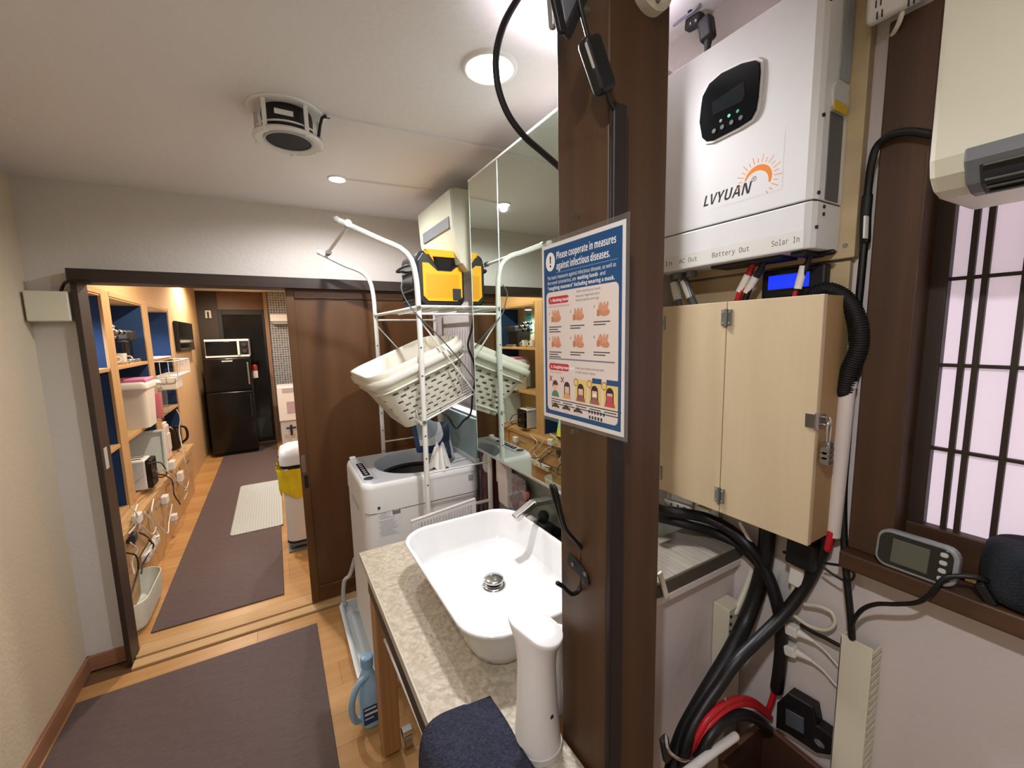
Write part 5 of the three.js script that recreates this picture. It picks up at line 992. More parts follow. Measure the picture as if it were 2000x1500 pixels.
// ---------------------------------------------------------------- power wall
{
  const t = thing('backing_board', 'pale plywood backing board behind the white inverter', 'board', [0.893, 1.66, 0.54]);
  part('upper_board', box(0.884, 0.904, 1.668, 2.09, 0.338, 0.715, 0.002, 'z'), M.ply, t);
  part('lower_board', box(0.89, 0.904, 1.12, 1.664, 0.345, 0.715, 0.002, 'z'), M.ply, t);
  for (const y of [1.69]) part('screw', rod([0.884, y, 0.352], [0.8825, y, 0.352], 0.004, 12), M.zinc, t);
}
{
  const x0 = 0.79, x1 = 0.882, y0 = 1.681, ys = 1.758, y1 = 2.098, d0 = 0.362, d1 = 0.70;
  const t = thing('inverter', 'large white solar inverter with a black display mounted on plywood', 'inverter', [0.84, y0, 0.53]);
  // housing with softened front edges, seen from above as a profile in X and D
  const prof = (o = 0) => [[x1, d0 + o], [x0 + 0.013, d0 + o], [x0 + 0.003 + o, d0 + 0.004], [x0 + o, d0 + 0.014], [x0 + o, d1 - 0.014], [x0 + 0.004 + o, d1 - 0.004], [x0 + 0.013, d1 - o], [x1, d1 - o]];
  part('housing', prism(prof(), 'y', ys + 0.0016, y1, 0.002), std(0xdcdcda, 0.35), t);
  part('lower_cover', prism(prof(), 'y', y0, ys - 0.0006, 0.002), std(0xd8d8d6, 0.35), t);
  part('seam', prism(prof(0.002), 'y', ys - 0.001, ys + 0.002), M.darkGrey, t);
  // display
  const q = [[1372, 210], [1375, 190], [1388, 165], [1412, 144], [1452, 125], [1478, 119], [1487, 124], [1488, 142], [1484, 190], [1480, 215], [1470, 234], [1445, 250], [1395, 275], [1382, 277], [1374, 270], [1369, 240]].map(([a, b]) => { const p = onX(a, b, x0); return [p[2], p[1]]; });
  const c = q.reduce((s, p) => [s[0] + p[0] / q.length, s[1] + p[1] / q.length], [0, 0]);
  const sc = (k) => q.map((p) => [c[0] + (p[0] - c[0]) * k, c[1] + (p[1] - c[1]) * k]);
  part('bezel', prism(sc(1.075), 'x', x0 - 0.003, x0 + 0.001, 0.001), std(0xe8e8e6, 0.3), t);
  const ds = part('display', prism(q, 'x', x0 - 0.0055, x0, 0.0012), phys({ color: 0x050607, roughness: 0.2, specularIntensity: 0.25 }), t, 'rounded black display panel');
  const S = (pts, dx) => prism(pts.map(([a, b]) => { const p = onX(a, b, x0); return [p[2], p[1]]; }), 'x', x0 - 0.0055 - dx, x0 - 0.005, 0);
  part('screen', S([[1394, 202], [1456, 160], [1459, 186], [1452, 200], [1396, 226]], 0.0005), phys({ color: 0x181c1e, roughness: 0.2, specularIntensity: 0.3 }), ds);
  for (const [a, b] of [[1395, 256], [1411, 248], [1429, 239], [1447, 230]]) { const p = onX(a, b, x0 - 0.0055); part('button', rod([x0 - 0.005, p[1], p[2]], [x0 - 0.0068, p[1], p[2]], 0.0042, 12), M.darkGrey, ds); }
  for (const [a, b, e] of [[1424, 226, 1], [1441, 217, 0.4], [1408, 236, 0]]) { const p = onX(a, b, x0 - 0.0055); part('indicator', rod([x0 - 0.005, p[1], p[2]], [x0 - 0.0064, p[1], p[2]], 0.003, 12), e ? emit(0x28e890, e * 0.9) : M.midGrey, ds, e ? 'green indicator lamp' : undefined); }
  // printed logo and the label band
  const lg = canvasTex(512, 300, (x, w, h) => {
    x.fillStyle = '#dcdcda'; x.fillRect(0, 0, w, h); x.fillStyle = '#15171b'; x.font = 'italic bold 92px sans-serif';
    const s = 'LVYUAN', m = x.measureText(s).width; x.save(); x.translate(16, 268); x.scale(318 / m, 1); x.fillText(s, 0, 0); x.restore();
    x.strokeStyle = '#333'; x.lineWidth = 3; x.beginPath(); x.arc(352, 196, 13, 0, 7); x.stroke(); x.font = 'bold 17px sans-serif'; x.fillText('R', 346, 202);
    x.strokeStyle = '#e0832a'; x.lineWidth = 4; const cx = 374, cy = 206;
    for (let k = 0; k < 19; k++) { const a = Math.PI * (1.0 - 0.075 * k) + 0.1, r1 = k % 2 ? 118 : 134; x.beginPath(); x.moveTo(cx + 92 * Math.cos(a), cy - 92 * Math.sin(a)); x.lineTo(cx + r1 * Math.cos(a), cy - r1 * Math.sin(a)); x.stroke(); }
    x.fillStyle = '#e0832a'; x.beginPath(); x.arc(cx, cy, 80, Math.PI * 1.03, Math.PI * 2.16); x.arc(cx - 8, cy + 20, 70, Math.PI * 2.04, Math.PI * 1.16, true); x.closePath(); x.fill();
  });
  const P = (a, b) => { const p = onX(a, b, x0); return [x0 - 0.00015, p[1], p[2]]; };
  const yt = 1.883, lw = 0.16, ls = onX(1371, 405, x0)[2];
  part('logo', quad([x0 - 0.00015, yt, ls + 0.004], [x0 - 0.00015, yt, ls + 0.004 - lw], [x0 - 0.00015, yt - lw * 300 / 512, ls + 0.004 - lw], [x0 - 0.00015, yt - lw * 300 / 512, ls + 0.004]), printMat(lg, 0.35), t, 'black lettering under an orange sun arc');
  const lb = canvasTex(1024, 96, (x, w, h) => { x.fillStyle = '#d2cfc6'; x.fillRect(0, 0, w, h); x.fillStyle = '#1d1d20'; x.font = '46px monospace'; const put = (s, a, wd) => { const m = x.measureText(s).width; x.save(); x.translate(a, 62); x.scale(wd / m, 1); x.fillText(s, 0, 0); x.restore(); }; const U = (a, b) => (0.698 - onX(a, b, x0)[2]) / 0.323 * 1024, go = (s, a, ya, b, yb) => put(s, U(a, ya), U(b, yb) - U(a, ya)); go('Solar In', 1506, 485, 1562, 476); go('Battery Out', 1390, 507, 1464, 493); go('AC Out', 1326, 516, 1362, 510); go('AC In', 1276, 524, 1313, 521); });
  part('terminal_label', quad([x0 - 0.00015, 1.712, 0.698], [x0 - 0.00015, 1.712, 0.375], [x0 - 0.00015, 1.684, 0.375], [x0 - 0.00015, 1.684, 0.698]), printMat(lb, 0.5), t, 'pale strip lettered with the terminal names');
  // near side: fan louvres, rating plate, screws
  for (let k = 0; k < 7; k++) part('louvre', box(0.842 + k * 0.0055, 0.845 + k * 0.0055, 1.955, 2.09, d0 - 0.0022, d0 + 0.002, 0.0008), M.grey, t);
  part('side_bulge', prism(rrect(0.818, 0.874, 1.9, 1.948, 0.02), 'd', d0 - 0.005, d0 + 0.001, 0.0015), std(0xc9c9c7, 0.4), t);
  part('rating_plate', box(0.822, 0.866, 1.762, 1.9, d0 - 0.0016, d0, 0.0004), std(0x55575a, 0.45), t, 'grey rating plate');
  part('warning_strip', box(0.822, 0.866, 1.9, 1.916, d0 - 0.0062, d0 - 0.0045, 0.0004), std(0xc9a72a, 0.45), t, 'yellow warning strip');
  for (const [x, y] of [[0.802, 2.06], [0.802, 1.89], [0.802, 1.77], [0.822, 1.75], [0.822, 1.738], [0.802, 1.715]]) part('screw', rod([x, y, d0 + 0.001], [x, y, d0 - 0.0016], 0.0032, 10), M.darkGrey, t);
  part('gland', [rod([0.83, y0 + 0.002, 0.62], [0.83, y0 - 0.014, 0.62], 0.011, 14), rod([0.83, y0 + 0.002, 0.655], [0.83, y0 - 0.014, 0.655], 0.011, 14)], M.midGrey, t);
  part('terminal_cover', [box(0.80, 0.87, y0 - 0.008, y0 + 0.002, 0.375, 0.40, 0.003), box(0.81, 0.87, y0 - 0.006, y0 + 0.002, 0.42, 0.56, 0.002)], M.black, t);
}
// plug and socket above the inverter
{
  const p = (x, y, X = 0.86) => onX(x, y, X), t = thing('power_plug', 'black power plug pushed into a black socket above the inverter', 'plug', p(1382, 100));
  part('plug_body', slab(p(1384, 80), p(1378, 36), 0.03, 0.026, [1, 0, 0], 0.008), M.black, t);
  part('strain_relief', rod(p(1383, 78), p(1381, 106), 0.0085, 12, 0.005), M.rubber, t);
  const s = thing('extension_socket', 'black socket block beside the black plug above the inverter', 'socket', p(1355, 60, 0.875));
  part('block', slab(p(1342, 52, 0.875), p(1372, 34, 0.875), 0.024, 0.022, [1, 0, 0], 0.005), M.black, s);
  for (const [a, b] of [[1349, 46], [1359, 40]]) { const c = p(a, b, 0.862); part('contact', rod([0.864, c[1], c[2]], [0.8605, c[1], c[2]], 0.0025, 8), M.steel, s); }
  solo('power_lead', tube([p(1381, 104), p(1380, 120), p(1376, 134), p(1370, 150), p(1362, 165)], 0.0055, 30, 8), M.cable, 'black lead from the power plug passing behind the inverter', 'cable');
  solo('signal_wire', tube([p(1316, 50), p(1330, 38), p(1345, 28), p(1362, 14), p(1375, -10)], 0.0025, 24, 6), std(0x8f8aa0, 0.5), 'thin grey wire above the inverter', 'cable');
  solo('power_lead', tube([p(1348, 20), p(1352, 0), p(1350, -30)], 0.006, 16, 8), M.cable, 'black lead rising from the socket block to the ceiling', 'cable');
}
// folding wooden cabinet
{
  const x0 = 0.79, x1 = 0.904, y0 = 1.164, y1 = 1.603, d0 = 0.338, d1 = 0.668, ds = 0.506;
  const t = thing('wall_cabinet', 'pale wooden cabinet with a folding door under the inverter', 'cabinet', [0.847, y0, 0.5]);
  part('carcass', box(x0 + 0.013, x1 - 0.015, y0 + 0.001, y1 - 0.001, d0 + 0.001, d1, 0.001), std(0xffffff, 0.62, 0, { map: M.board.map, color: 0xd8c4a6 }), t);
  const dA = part('door', box(x0, x0 + 0.012, y0, y1, d0, ds - 0.0008, 0.001), M.board, t), dB = part('door', box(x0, x0 + 0.012, y0, y1, ds + 0.0008, d1, 0.001), M.board, t);
  const hinge = (y, d, par) => {
    const h = part('hinge', [box(x0 - 0.0022, x0, y, y + 0.032, d - 0.011, d - 0.001, 0.0006), box(x0 - 0.0022, x0, y, y + 0.032, d + 0.001, d + 0.011, 0.0006), rod([x0 - 0.003, y - 0.001, d], [x0 - 0.003, y + 0.033, d], 0.0032, 10)], M.zinc, par, 'zinc hinge');
    for (const a of [-0.0065, 0.0065]) for (const b of [0.005, 0.027]) part('hinge_screw', rod([x0 - 0.0022, y + b, d + a], [x0 - 0.0034, y + b, d + a], 0.0023, 8), M.alu, par);
  };
  hinge(1.556, ds, dB); hinge(1.186, ds, dB); hinge(1.55, d1 - 0.002, dB); hinge(1.19, d1 - 0.002, dB);
  const hs = part('hasp', [box(x0 - 0.0025, x0, 1.378, 1.402, d0 + 0.001, d0 + 0.016, 0.0006), box(x0 - 0.002, x0 + 0.028, 1.38, 1.4, d0 - 0.003, d0 - 0.0005, 0.0006), rod([x0 - 0.001, 1.376, d0 - 0.001], [x0 - 0.001, 1.404, d0 - 0.001], 0.0032, 10)], M.steel, t, 'steel hasp');
  part('staple', tube([[x0 + 0.018, 1.395, d0], [x0 + 0.018, 1.395, d0 - 0.012], [x0 + 0.018, 1.383, d0 - 0.012], [x0 + 0.018, 1.383, d0]], 0.0022, 20, 6), M.chrome, t);
  const p = thing('padlock', 'small steel combination padlock hanging from the cabinet hasp', 'padlock', [x0 + 0.02, 1.31, d0 - 0.012]);
  const lx = x0 + 0.02, ld = d0 - 0.011;
  part('shackle', tube([[lx - 0.005, 1.352, ld], [lx - 0.006, 1.382, ld], [lx, 1.391, ld], [lx + 0.006, 1.382, ld], [lx + 0.005, 1.352, ld]], 0.0019, 30, 8), M.chrome, p);
  part('case', box(lx - 0.0085, lx + 0.0085, 1.312, 1.354, ld - 0.006, ld + 0.006, 0.003), M.steel, p);
  for (let k = 0; k < 3; k++) part('dial', rod([lx - 0.0095, 1.321 + k * 0.009, ld], [lx + 0.0095, 1.321 + k * 0.009, ld], 0.0066, 14), M.alu, p);
}
// battery monitor
{
  const a = onX(1490, 530, 0.872), b = onX(1612, 580, 0.872), t = thing('battery_monitor', 'black meter with a glowing blue screen between the inverter and the cabinet', 'meter', [0.88, 1.6, (a[2] + b[2]) / 2]);
  part('case', box(0.868, 0.889, 1.606, a[1], b[2], a[2], 0.006), M.black, t);
  const c = onX(1501, 540, 0.867), e = onX(1579, 559, 0.867);
  part('screen', box(0.8665, 0.8685, e[1], c[1], e[2], c[2], 0.0005), emit(0x1238ff, 1.1), t, 'blue screen');
  part('screen_frame', [box(0.866, 0.869, c[1], c[1] + 0.003, e[2] - 0.003, c[2] + 0.003, 0.0005), box(0.866, 0.869, e[1] - 0.003, e[1], e[2] - 0.003, c[2] + 0.003, 0.0005)], M.blackGloss, t);
}
// leads between inverter and cabinet
{
  const p = (x, y, X = 0.84) => onX(x, y, X);
  const tag = (t, a, b, w = 0.011) => part('tag', rod(a, b, w * 0.52, 10), M.paper, t, 'white paper tag');
  const lead = (n, lab, mat, pts, r, ta, X = 0.84) => { const v = pts.map(([x, y]) => p(x, y, X)), t = thing(n, lab, 'cable', v[v.length - 1]); part('jacket', tube(v, r, 40, 10), mat, t); if (ta) tag(t, p(...ta[0], X), p(...ta[1], X), ta[2]); return t; };
  lead('output_lead', 'grey lead with a white tag nearest the post between inverter and cabinet', M.cableGrey, [[1314, 522], [1316, 545], [1320, 570], [1328, 600]], 0.0085, [[1317, 552], [1324, 586], 0.0185]);
  lead('output_lead', 'second grey lead with a white tag from the post between inverter and cabinet', M.cableGrey, [[1332, 520], [1336, 542], [1346, 572], [1358, 600]], 0.0085, [[1336, 549], [1349, 582], 0.018]);
  const r = lead('battery_lead', 'thick red lead with a white tag under the inverter', M.red, [[1474, 505], [1466, 528], [1452, 556], [1438, 592]], 0.006, [[1461, 537], [1444, 570], 0.014]);
  lead('battery_lead', 'thick black lead with a white tag beside the red lead', M.cable, [[1494, 505], [1484, 530], [1468, 556], [1452, 592]], 0.006, [[1476, 541], [1458, 572], 0.014]);
  const s = lead('solar_lead', 'black lead with a white tag crossing the blue meter screen', M.cable, [[1586, 492], [1578, 512], [1566, 540], [1554, 566]], 0.0048, [[1570, 519], [1558, 564], 0.0125], 0.835);
  part('red_end', tube([p(1556, 562, 0.835), p(1553, 572, 0.835), p(1550, 590, 0.835)], 0.004, 12, 8), M.red, s);
  lead('solar_lead', 'short black lead curving off under the inverter near corner', M.cable, [[1575, 497], [1595, 494], [1612, 494], [1626, 492]], 0.0048, null, 0.85);
}
// corrugated hose and conduit on the cabinet's near side
{
  const p = (x, y, X = 0.872) => onX(x, y, X);
  const pts = [[1592, 572], [1612, 566], [1638, 574], [1660, 594], [1674, 624], [1679, 660], [1674, 690], [1662, 716], [1654, 742], [1648, 765]].map(([x, y]) => p(x, y));
  const t = thing('corrugated_hose', 'black corrugated hose arching over the near corner of the cabinet', 'hose', pts[9]);
  part('core', tube(pts, 0.0125, 80, 12), M.rubber, t);
  const c = new THREE.CatmullRomCurve3(pts.map(V), false, 'centripetal'), rings = [];
  for (let k = 0; k < 54; k++) { const u = (k + 0.5) / 54, q = c.getPointAt(u), d = c.getTangentAt(u), g = new THREE.TorusGeometry(0.0128, 0.0016, 5, 14); g.applyQuaternion(new THREE.Quaternion().setFromUnitVectors(new THREE.Vector3(0, 0, 1), d)); g.translate(q.x, q.y, q.z); rings.push(g); }
  part('ribs', rings, M.rubber, t);
  const a = p(1656, 744, 0.876), b = p(1626, 1046, 0.876), k = thing('conduit', 'pinkish white conduit pipe standing beside the wooden cabinet', 'pipe', b);
  part('pipe', rod(a, b, 0.0125, 20), M.whitePipe, k);
  part('collar', rod(a, [a[0], a[1] - 0.012, a[2]], 0.0138, 20), M.whitePipe, k);
  solo('red_lead', tube([p(1623, 1040, 0.868), p(1620, 1056, 0.868), p(1616, 1072, 0.868)], 0.0062, 16, 10), M.red, 'stub of red lead coming out at the bottom of the white conduit pipe', 'cable');
}
// long black lead down the wall
{
  const p = (x, y, X = 0.868) => onX(x, y, X);
  const v = [[1840, 264, 0.862], [1815, 262, 0.862], [1775, 257, 0.862], [1740, 264, 0.862], [1714, 284, 0.866], [1702, 320, 0.872], [1696, 365, 0.88], [1692, 410, 0.884], [1690, 450, 0.884], [1682, 540, 0.885], [1672, 640, 0.885], [1664, 730, 0.885], [1656, 850, 0.885], [1648, 960, 0.885], [1649, 1060, 0.88], [1655, 1140, 0.868], [1662, 1210, 0.862], [1664, 1245, 0.862]].map((a) => p(...a));
  const t = thing('wall_lead', 'thick black lead running down the wall beside the brown window post', 'cable', v[17]);
  part('jacket', tube(v, 0.0058, 160, 10), M.cable, t);
  part('sleeve', tube([p(1694, 385, 0.883), p(1691, 420, 0.884), p(1690, 470, 0.884)], 0.0078, 24, 10), M.rubber, t);
  part('tag', slab(p(1692, 422, 0.872), p(1690, 466, 0.872), 0.003, 0.013, [1, 0, 0], 0.0006), M.paper, t, 'white paper tag');
  const c = [[1664, 1222, 0.855], [1672, 1204, 0.85], [1688, 1188, 0.847], [1712, 1180, 0.846], [1750, 1180, 0.845], [1790, 1177, 0.844], [1812, 1166, 0.843], [1828, 1148, 0.842], [1842, 1132, 0.843], [1862, 1126, 0.845], [1890, 1126, 0.85], [1915, 1130, 0.856], [1940, 1138, 0.866]].map((a) => p(...a));
  solo('speaker_lead', tube(c, 0.0036, 110, 8), M.cable, 'thin black lead from the slotted duct up to the dark round speaker', 'cable');
  const d = [[1740, 1100, 0.87], [1706, 1106, 0.862], [1680, 1108, 0.858], [1640, 1104, 0.856], [1612, 1100, 0.856]].map((a) => p(...a));
  solo('thin_lead', tube(d, 0.0024, 40, 6), M.cable, 'thin black lead from the sill clock to the sockets below the cabinet', 'cable');
  const e = [[1608, 1108], [1630, 1124], [1650, 1134], [1664, 1132], [1668, 1120], [1660, 1112]].map(([x, y]) => p(x, y, 0.856));
  solo('thin_lead', tube(e, 0.0022, 40, 6), M.cable, 'thin black lead coiled in a small loop under the window sill end', 'cable');
}
// thick black leads in front of the partition
{
  const q = (a) => { const p = onD(...a); return p[0] > 0.884 ? onX(a[0], a[1], 0.884) : p; };
  const A = [[1270, 986, 0.64], [1295, 997, 0.63], [1335, 1003, 0.60], [1380, 1012, 0.57], [1425, 1034, 0.525], [1462, 1066, 0.482], [1490, 1105, 0.458], [1510, 1150, 0.445], [1523, 1200, 0.438], [1526, 1260, 0.435], [1522, 1310, 0.437], [1517, 1345, 0.44]].map(q);
  solo('battery_lead', tube(A, 0.0125, 140, 14), M.cable, 'thick black lead arching over the grey ledge and dropping to the red loop', 'cable');
  const A2 = [[1290, 1012, 0.65], [1340, 1024, 0.60], [1400, 1042, 0.56], [1440, 1064, 0.53], [1480, 1100, 0.50], [1494, 1130, 0.49]].map(q);
  solo('battery_lead', tube(A2, 0.0105, 80, 12), M.rubber, 'second thick black lead lying along the top of the grey ledge', 'cable');
  const B = [[1616, 1052, 0.352], [1600, 1090, 0.365], [1572, 1145, 0.38], [1530, 1200, 0.40], [1480, 1250, 0.42], [1440, 1290, 0.43], [1404, 1340, 0.44], [1370, 1390, 0.445], [1344, 1440, 0.447], [1330, 1500, 0.447], [1320, 1560, 0.447]].map(q);
  solo('battery_lead', tube(B, 0.0115, 140, 14), M.cable, 'thick black lead sweeping from the cabinet corner down to the metal clamp', 'cable');
  const C = [[1500, 1030, 0.505], [1494, 1090, 0.505], [1480, 1150, 0.494], [1458, 1210, 0.474], [1429, 1270, 0.468], [1394, 1330, 0.466], [1362, 1385, 0.465], [1336, 1435, 0.462], [1318, 1490, 0.46], [1308, 1550, 0.46]].map(q);
  solo('battery_lead', tube(C, 0.0165, 140, 14), M.cable, 'thickest black lead hanging straight from under the cabinet to the metal clamp', 'cable');
  const R = [[1352, 1462, 0.442], [1362, 1436, 0.435], [1382, 1404, 0.43], [1408, 1378, 0.428], [1438, 1365, 0.428], [1468, 1368, 0.43], [1488, 1382, 0.432], [1500, 1392, 0.435]].map(q);
  const rl = thing('red_loop', 'bright red lead bent in a loop above the black leads', 'cable', R[0]);
  part('jacket', tube(R, 0.0062, 90, 12), M.red, rl);
  part('jacket', tube(R.map((v) => [v[0] + 0.004, v[1] - 0.011, v[2] - 0.003]), 0.0062, 90, 12), M.red, rl);
  const rt = q([1416, 1364, 0.424]), rb = q([1424, 1392, 0.424]);
  part('tie', slab(rt, rb, 0.004, 0.003, [0, 0, 1], 0.001), M.alu, rl);
  const R2 = [[1514, 1330, 0.438], [1512, 1350, 0.438], [1506, 1372, 0.436], [1500, 1388, 0.434]].map(q);
  solo('red_lead', tube(R2, 0.0058, 30, 10), M.red, 'short red lead dropping from the black sleeve to the red loop', 'cable');
  const K = [[1366, 1480, 0.425], [1386, 1440, 0.42], [1412, 1410, 0.418], [1446, 1396, 0.418], [1476, 1404, 0.42], [1500, 1424, 0.425]].map(q);
  solo('battery_lead', tube(K, 0.0105, 80, 12), M.cable, 'short black lead arching right under the red loop', 'cable');
  const cl = thing('hose_clamp', 'shiny metal clamp strap round the black leads at the foot of the partition', 'clamp', q([1325, 1490, 0.44]));
  part('strap', tube([[1300, 1438, 0.448], [1304, 1462, 0.44], [1326, 1482, 0.43], [1346, 1484, 0.428], [1352, 1470, 0.436]].map(q), 0.0036, 40, 8), M.chrome, cl);
  part('bracket', slab(q([1296, 1440, 0.45]), q([1304, 1484, 0.45]), 0.018, 0.01, [0, 0, 1], 0.003), M.darkGrey, cl);
  const wt = [[1336, 1512, 0.41], [1380, 1478, 0.41], [1436, 1438, 0.41]].map(q);
  solo('white_hose', tube(wt, 0.0078, 30, 12), M.white, 'pale hose crossing below the red loop beside the brown box', 'hose');
}
// sockets, plugs and thin leads on the wall corner
{
  const q = (a) => onD(...a), X = (x, y, k = 0.885) => onX(x, y, k);
  const c = thing('slotted_channel', 'white channel with a row of holes standing at the corner of the partition', 'channel', [0.78, 0.5, 0.52]);
  const a = q([1416, 1188, 0.505]), b = q([1440, 1178, 0.505]);
  part('channel', box(a[0], b[0] + 0.004, 0.4, a[1], 0.495, 0.533, 0.002), M.ivory, c);
  for (let k = 0; k < 7; k++) part('hole', rod([a[0] + 0.006, a[1] - 0.016 - k * 0.018, 0.4955], [a[0] + 0.006, a[1] - 0.016 - k * 0.018, 0.493], 0.0036, 10), M.darkGrey, c);
  for (const [x0, x1, n] of [[1478, 1500, 'square white cable trunking on the partition next to the corner'], [1505, 1528, 'square white cable trunking right in the wall corner']]) { const l = q([x0, 1300, 0.515]), r = q([x1, 1300, 0.515]); const tr = thing('cable_trunking', n, 'trunking', [(l[0] + r[0]) / 2, 0.2, 0.52]); part('channel', box(l[0], r[0], 0.2, 1.0, 0.518, 0.534, 0.001), M.ivory, tr); part('lid', box(l[0] - 0.001, r[0] + 0.001, 0.2, 1.0, 0.513, 0.519, 0.0015), M.ivory, tr); }
  solo('white_lead', tube([[1446, 1022, 0.5], [1460, 1048, 0.485], [1480, 1082, 0.47], [1494, 1106, 0.462]].map(q), 0.0042, 30, 8), M.white, 'white lead hanging from the cabinet underside across the black leads', 'cable');
  solo('white_lead', tube([[1474, 1082, 0.5], [1466, 1120, 0.498], [1452, 1160, 0.497], [1436, 1196, 0.497]].map(q), 0.0072, 40, 8), M.ivory, 'thick white lead running into the holed white channel', 'cable');
  solo('white_lead', tube([[1512, 1120, 0.462], [1522, 1150, 0.455], [1534, 1180, 0.45], [1548, 1200, 0.44]].map(q), 0.0034, 30, 8), M.white, 'thin white lead beside the black drop lead in the corner', 'cable');
  const ad = thing('power_adapter', 'black power adapter hanging under the wooden cabinet', 'adapter', X(1572, 1100, 0.86));
  part('body', slab(X(1566, 1104, 0.87), X(1572, 1052, 0.87), 0.05, 0.036, [1, 0, 0], 0.006), M.black, ad);
  part('cord_end', rod(X(1548, 1084, 0.86), X(1530, 1078, 0.86), 0.003, 8), M.cable, ad);
  const wp = thing('wall_plug', 'white plug below the black adapter', 'plug', X(1556, 1140));
  part('body', slab(X(1556, 1142), X(1562, 1106), 0.026, 0.024, [1, 0, 0], 0.004), M.white, wp); part('neck', rod(X(1554, 1138), X(1550, 1158), 0.008, 10, 0.006), M.ivory, wp);
  const wb = thing('clear_bag', 'small clear plastic bag stuck behind the thick leads', 'bag', X(1535, 1150)); part('film', sheet((u, v) => { const p = X(1520 + 36 * u - 6 * v, 1112 + 66 * v, 0.893); return [p[0] - 0.006 * Math.sin(u * 6) * Math.sin(v * 3), p[1], p[2]]; }, 16, 16, 0.0012), M.clear, wb);
  const lp = [[1540, 1192], [1556, 1206], [1580, 1222], [1606, 1230], [1624, 1226], [1631, 1212], [1624, 1196], [1600, 1184], [1572, 1180]].map(([x, y]) => X(x, y, 0.882));
  solo('white_lead', tube(lp, 0.0034, 80, 8), M.ivory, 'white lead curled in an oval loop on the wall', 'cable');
  solo('black_flex', tube([[1566, 1222], [1590, 1236], [1612, 1246], [1638, 1260]].map(([x, y]) => X(x, y, 0.884)), 0.0038, 40, 8), M.cable, 'short black lead below the oval white loop', 'cable');
  for (const [x0, y0, x1, y1, n] of [[1536, 1225, 1560, 1236, 'upper white plug on the wall under the oval loop'], [1534, 1266, 1556, 1274, 'lower white plug with a tapering white lead']]) { const t = thing('wall_plug', n, 'plug', X(x1, y1)); part('body', slab(X(x0, y0), X(x1, y1), 0.022, 0.02, [1, 0, 0], 0.004), M.whiteMatt, t); part('neck', rod(X(x1, y1), X(x1 + 30, y1 + 17), 0.008, 10, 0.003), M.whiteMatt, t); part('lead', tube([X(x1 + 28, y1 + 16), X(x1 + 50, y1 + 34, 0.89), X(x1 + 78, y1 + 66, 0.892)], 0.0022, 20, 6), M.whiteMatt, t); }
  const bx = thing('wall_socket', 'white socket box low in the corner beside the trunking', 'socket', [0.87, 0.76, 0.49]), s0 = q([1490, 1285, 0.5]), s1 = q([1512, 1378, 0.5]);
  part('box', box(s0[0], s1[0] + 0.01, s1[1], s0[1], 0.495, 0.515, 0.004), M.whiteMatt, bx); part('slot', box(s0[0] + 0.004, s0[0] + 0.007, (s0[1] + s1[1]) / 2 - 0.008, (s0[1] + s1[1]) / 2, 0.494, 0.496, 0.0005), M.darkGrey, bx);
}
// black charger and brown box at the bottom
{
  const X = (x, y, k = 0.885) => onX(x, y, k), t = thing('wall_charger', 'black bracket-shaped charger with a grey face low on the wall', 'charger', X(1570, 1470));
  const P = [[1518, 1372], [1540, 1352], [1590, 1382], [1596, 1416], [1630, 1440], [1632, 1476], [1596, 1470], [1540, 1432], [1516, 1420]].map(([x, y]) => { const p = X(x, y, 0.875); return [p[2], p[1]]; });
  part('body', prism(P, 'x', 0.872, 0.9, 0.003), M.black, t);
  const F = [[1537, 1382], [1572, 1402], [1572, 1432], [1537, 1412]].map(([x, y]) => { const p = X(x, y, 0.875); return [p[2], p[1]]; });
  part('face', prism(F, 'x', 0.8695, 0.873, 0.0005), std(0x4a4e54, 0.4), t, 'grey face');
  const l = X(1600, 1452, 0.868); part('lens', ball(l, 0.008, 0.5, 0.8, 1.2), M.clear, t);
}
{
  const Y = 0.66, f = onY(1490, 1410, Y), l = onY(1385, 1500, Y), r = onY(1600, 1500, Y);
  const u = nrm([l[0] - f[0], 0, l[2] - f[2]]), w = nrm([r[0] - f[0], 0, r[2] - f[2]]);
  const t = thing('brown_box', 'open dark brown box with a rounded cutout corner pointing to the wall', 'box', [f[0], Y - 0.2, f[2]]);
  const at = (a, b, y) => [f[0] + u[0] * a + w[0] * b, y, f[2] + u[2] * a + w[2] * b], bw = std(0x4a2f24, 0.55), s = 0.16;
  for (const [p0, p1] of [[[0, 0], [s, 0]], [[0, 0], [0, s]], [[s, 0], [s, s]], [[0, s], [s, s]]]) part('side', slab(at(...p0, Y - 0.1), at(...p1, Y - 0.1), 0.007, 0.2, [0, 1, 0], 0.002), bw, t);
  for (const [p0, p1] of [[[0, 0], [s, 0]], [[0, 0], [0, s]]]) part('rim', slab(at(...p0, Y), at(...p1, Y), 0.011, 0.006, [0, 1, 0], 0.002), std(0x6d4a3a, 0.5), t);
  part('base', [slab(at(0, s / 2, Y - 0.19), at(s, s / 2, Y - 0.19), s, 0.006, [0, 1, 0], 0.002)], bw, t);
  const c = at(s * 0.55, s * 0.55, Y - 0.05), r2 = thing('paper_roll', 'pale round roll standing inside the open brown box', 'roll', [c[0], Y - 0.187, c[2]]);
  part('roll', lathe([c[0], Y - 0.186, c[2]], [[0.001, 0], [0.04, 0], [0.042, 0.004], [0.042, 0.12], [0.04, 0.124], [0.016, 0.124], [0.015, 0.05], [0.001, 0.05]], 32), std(0xc9b49c, 0.8), r2);
}
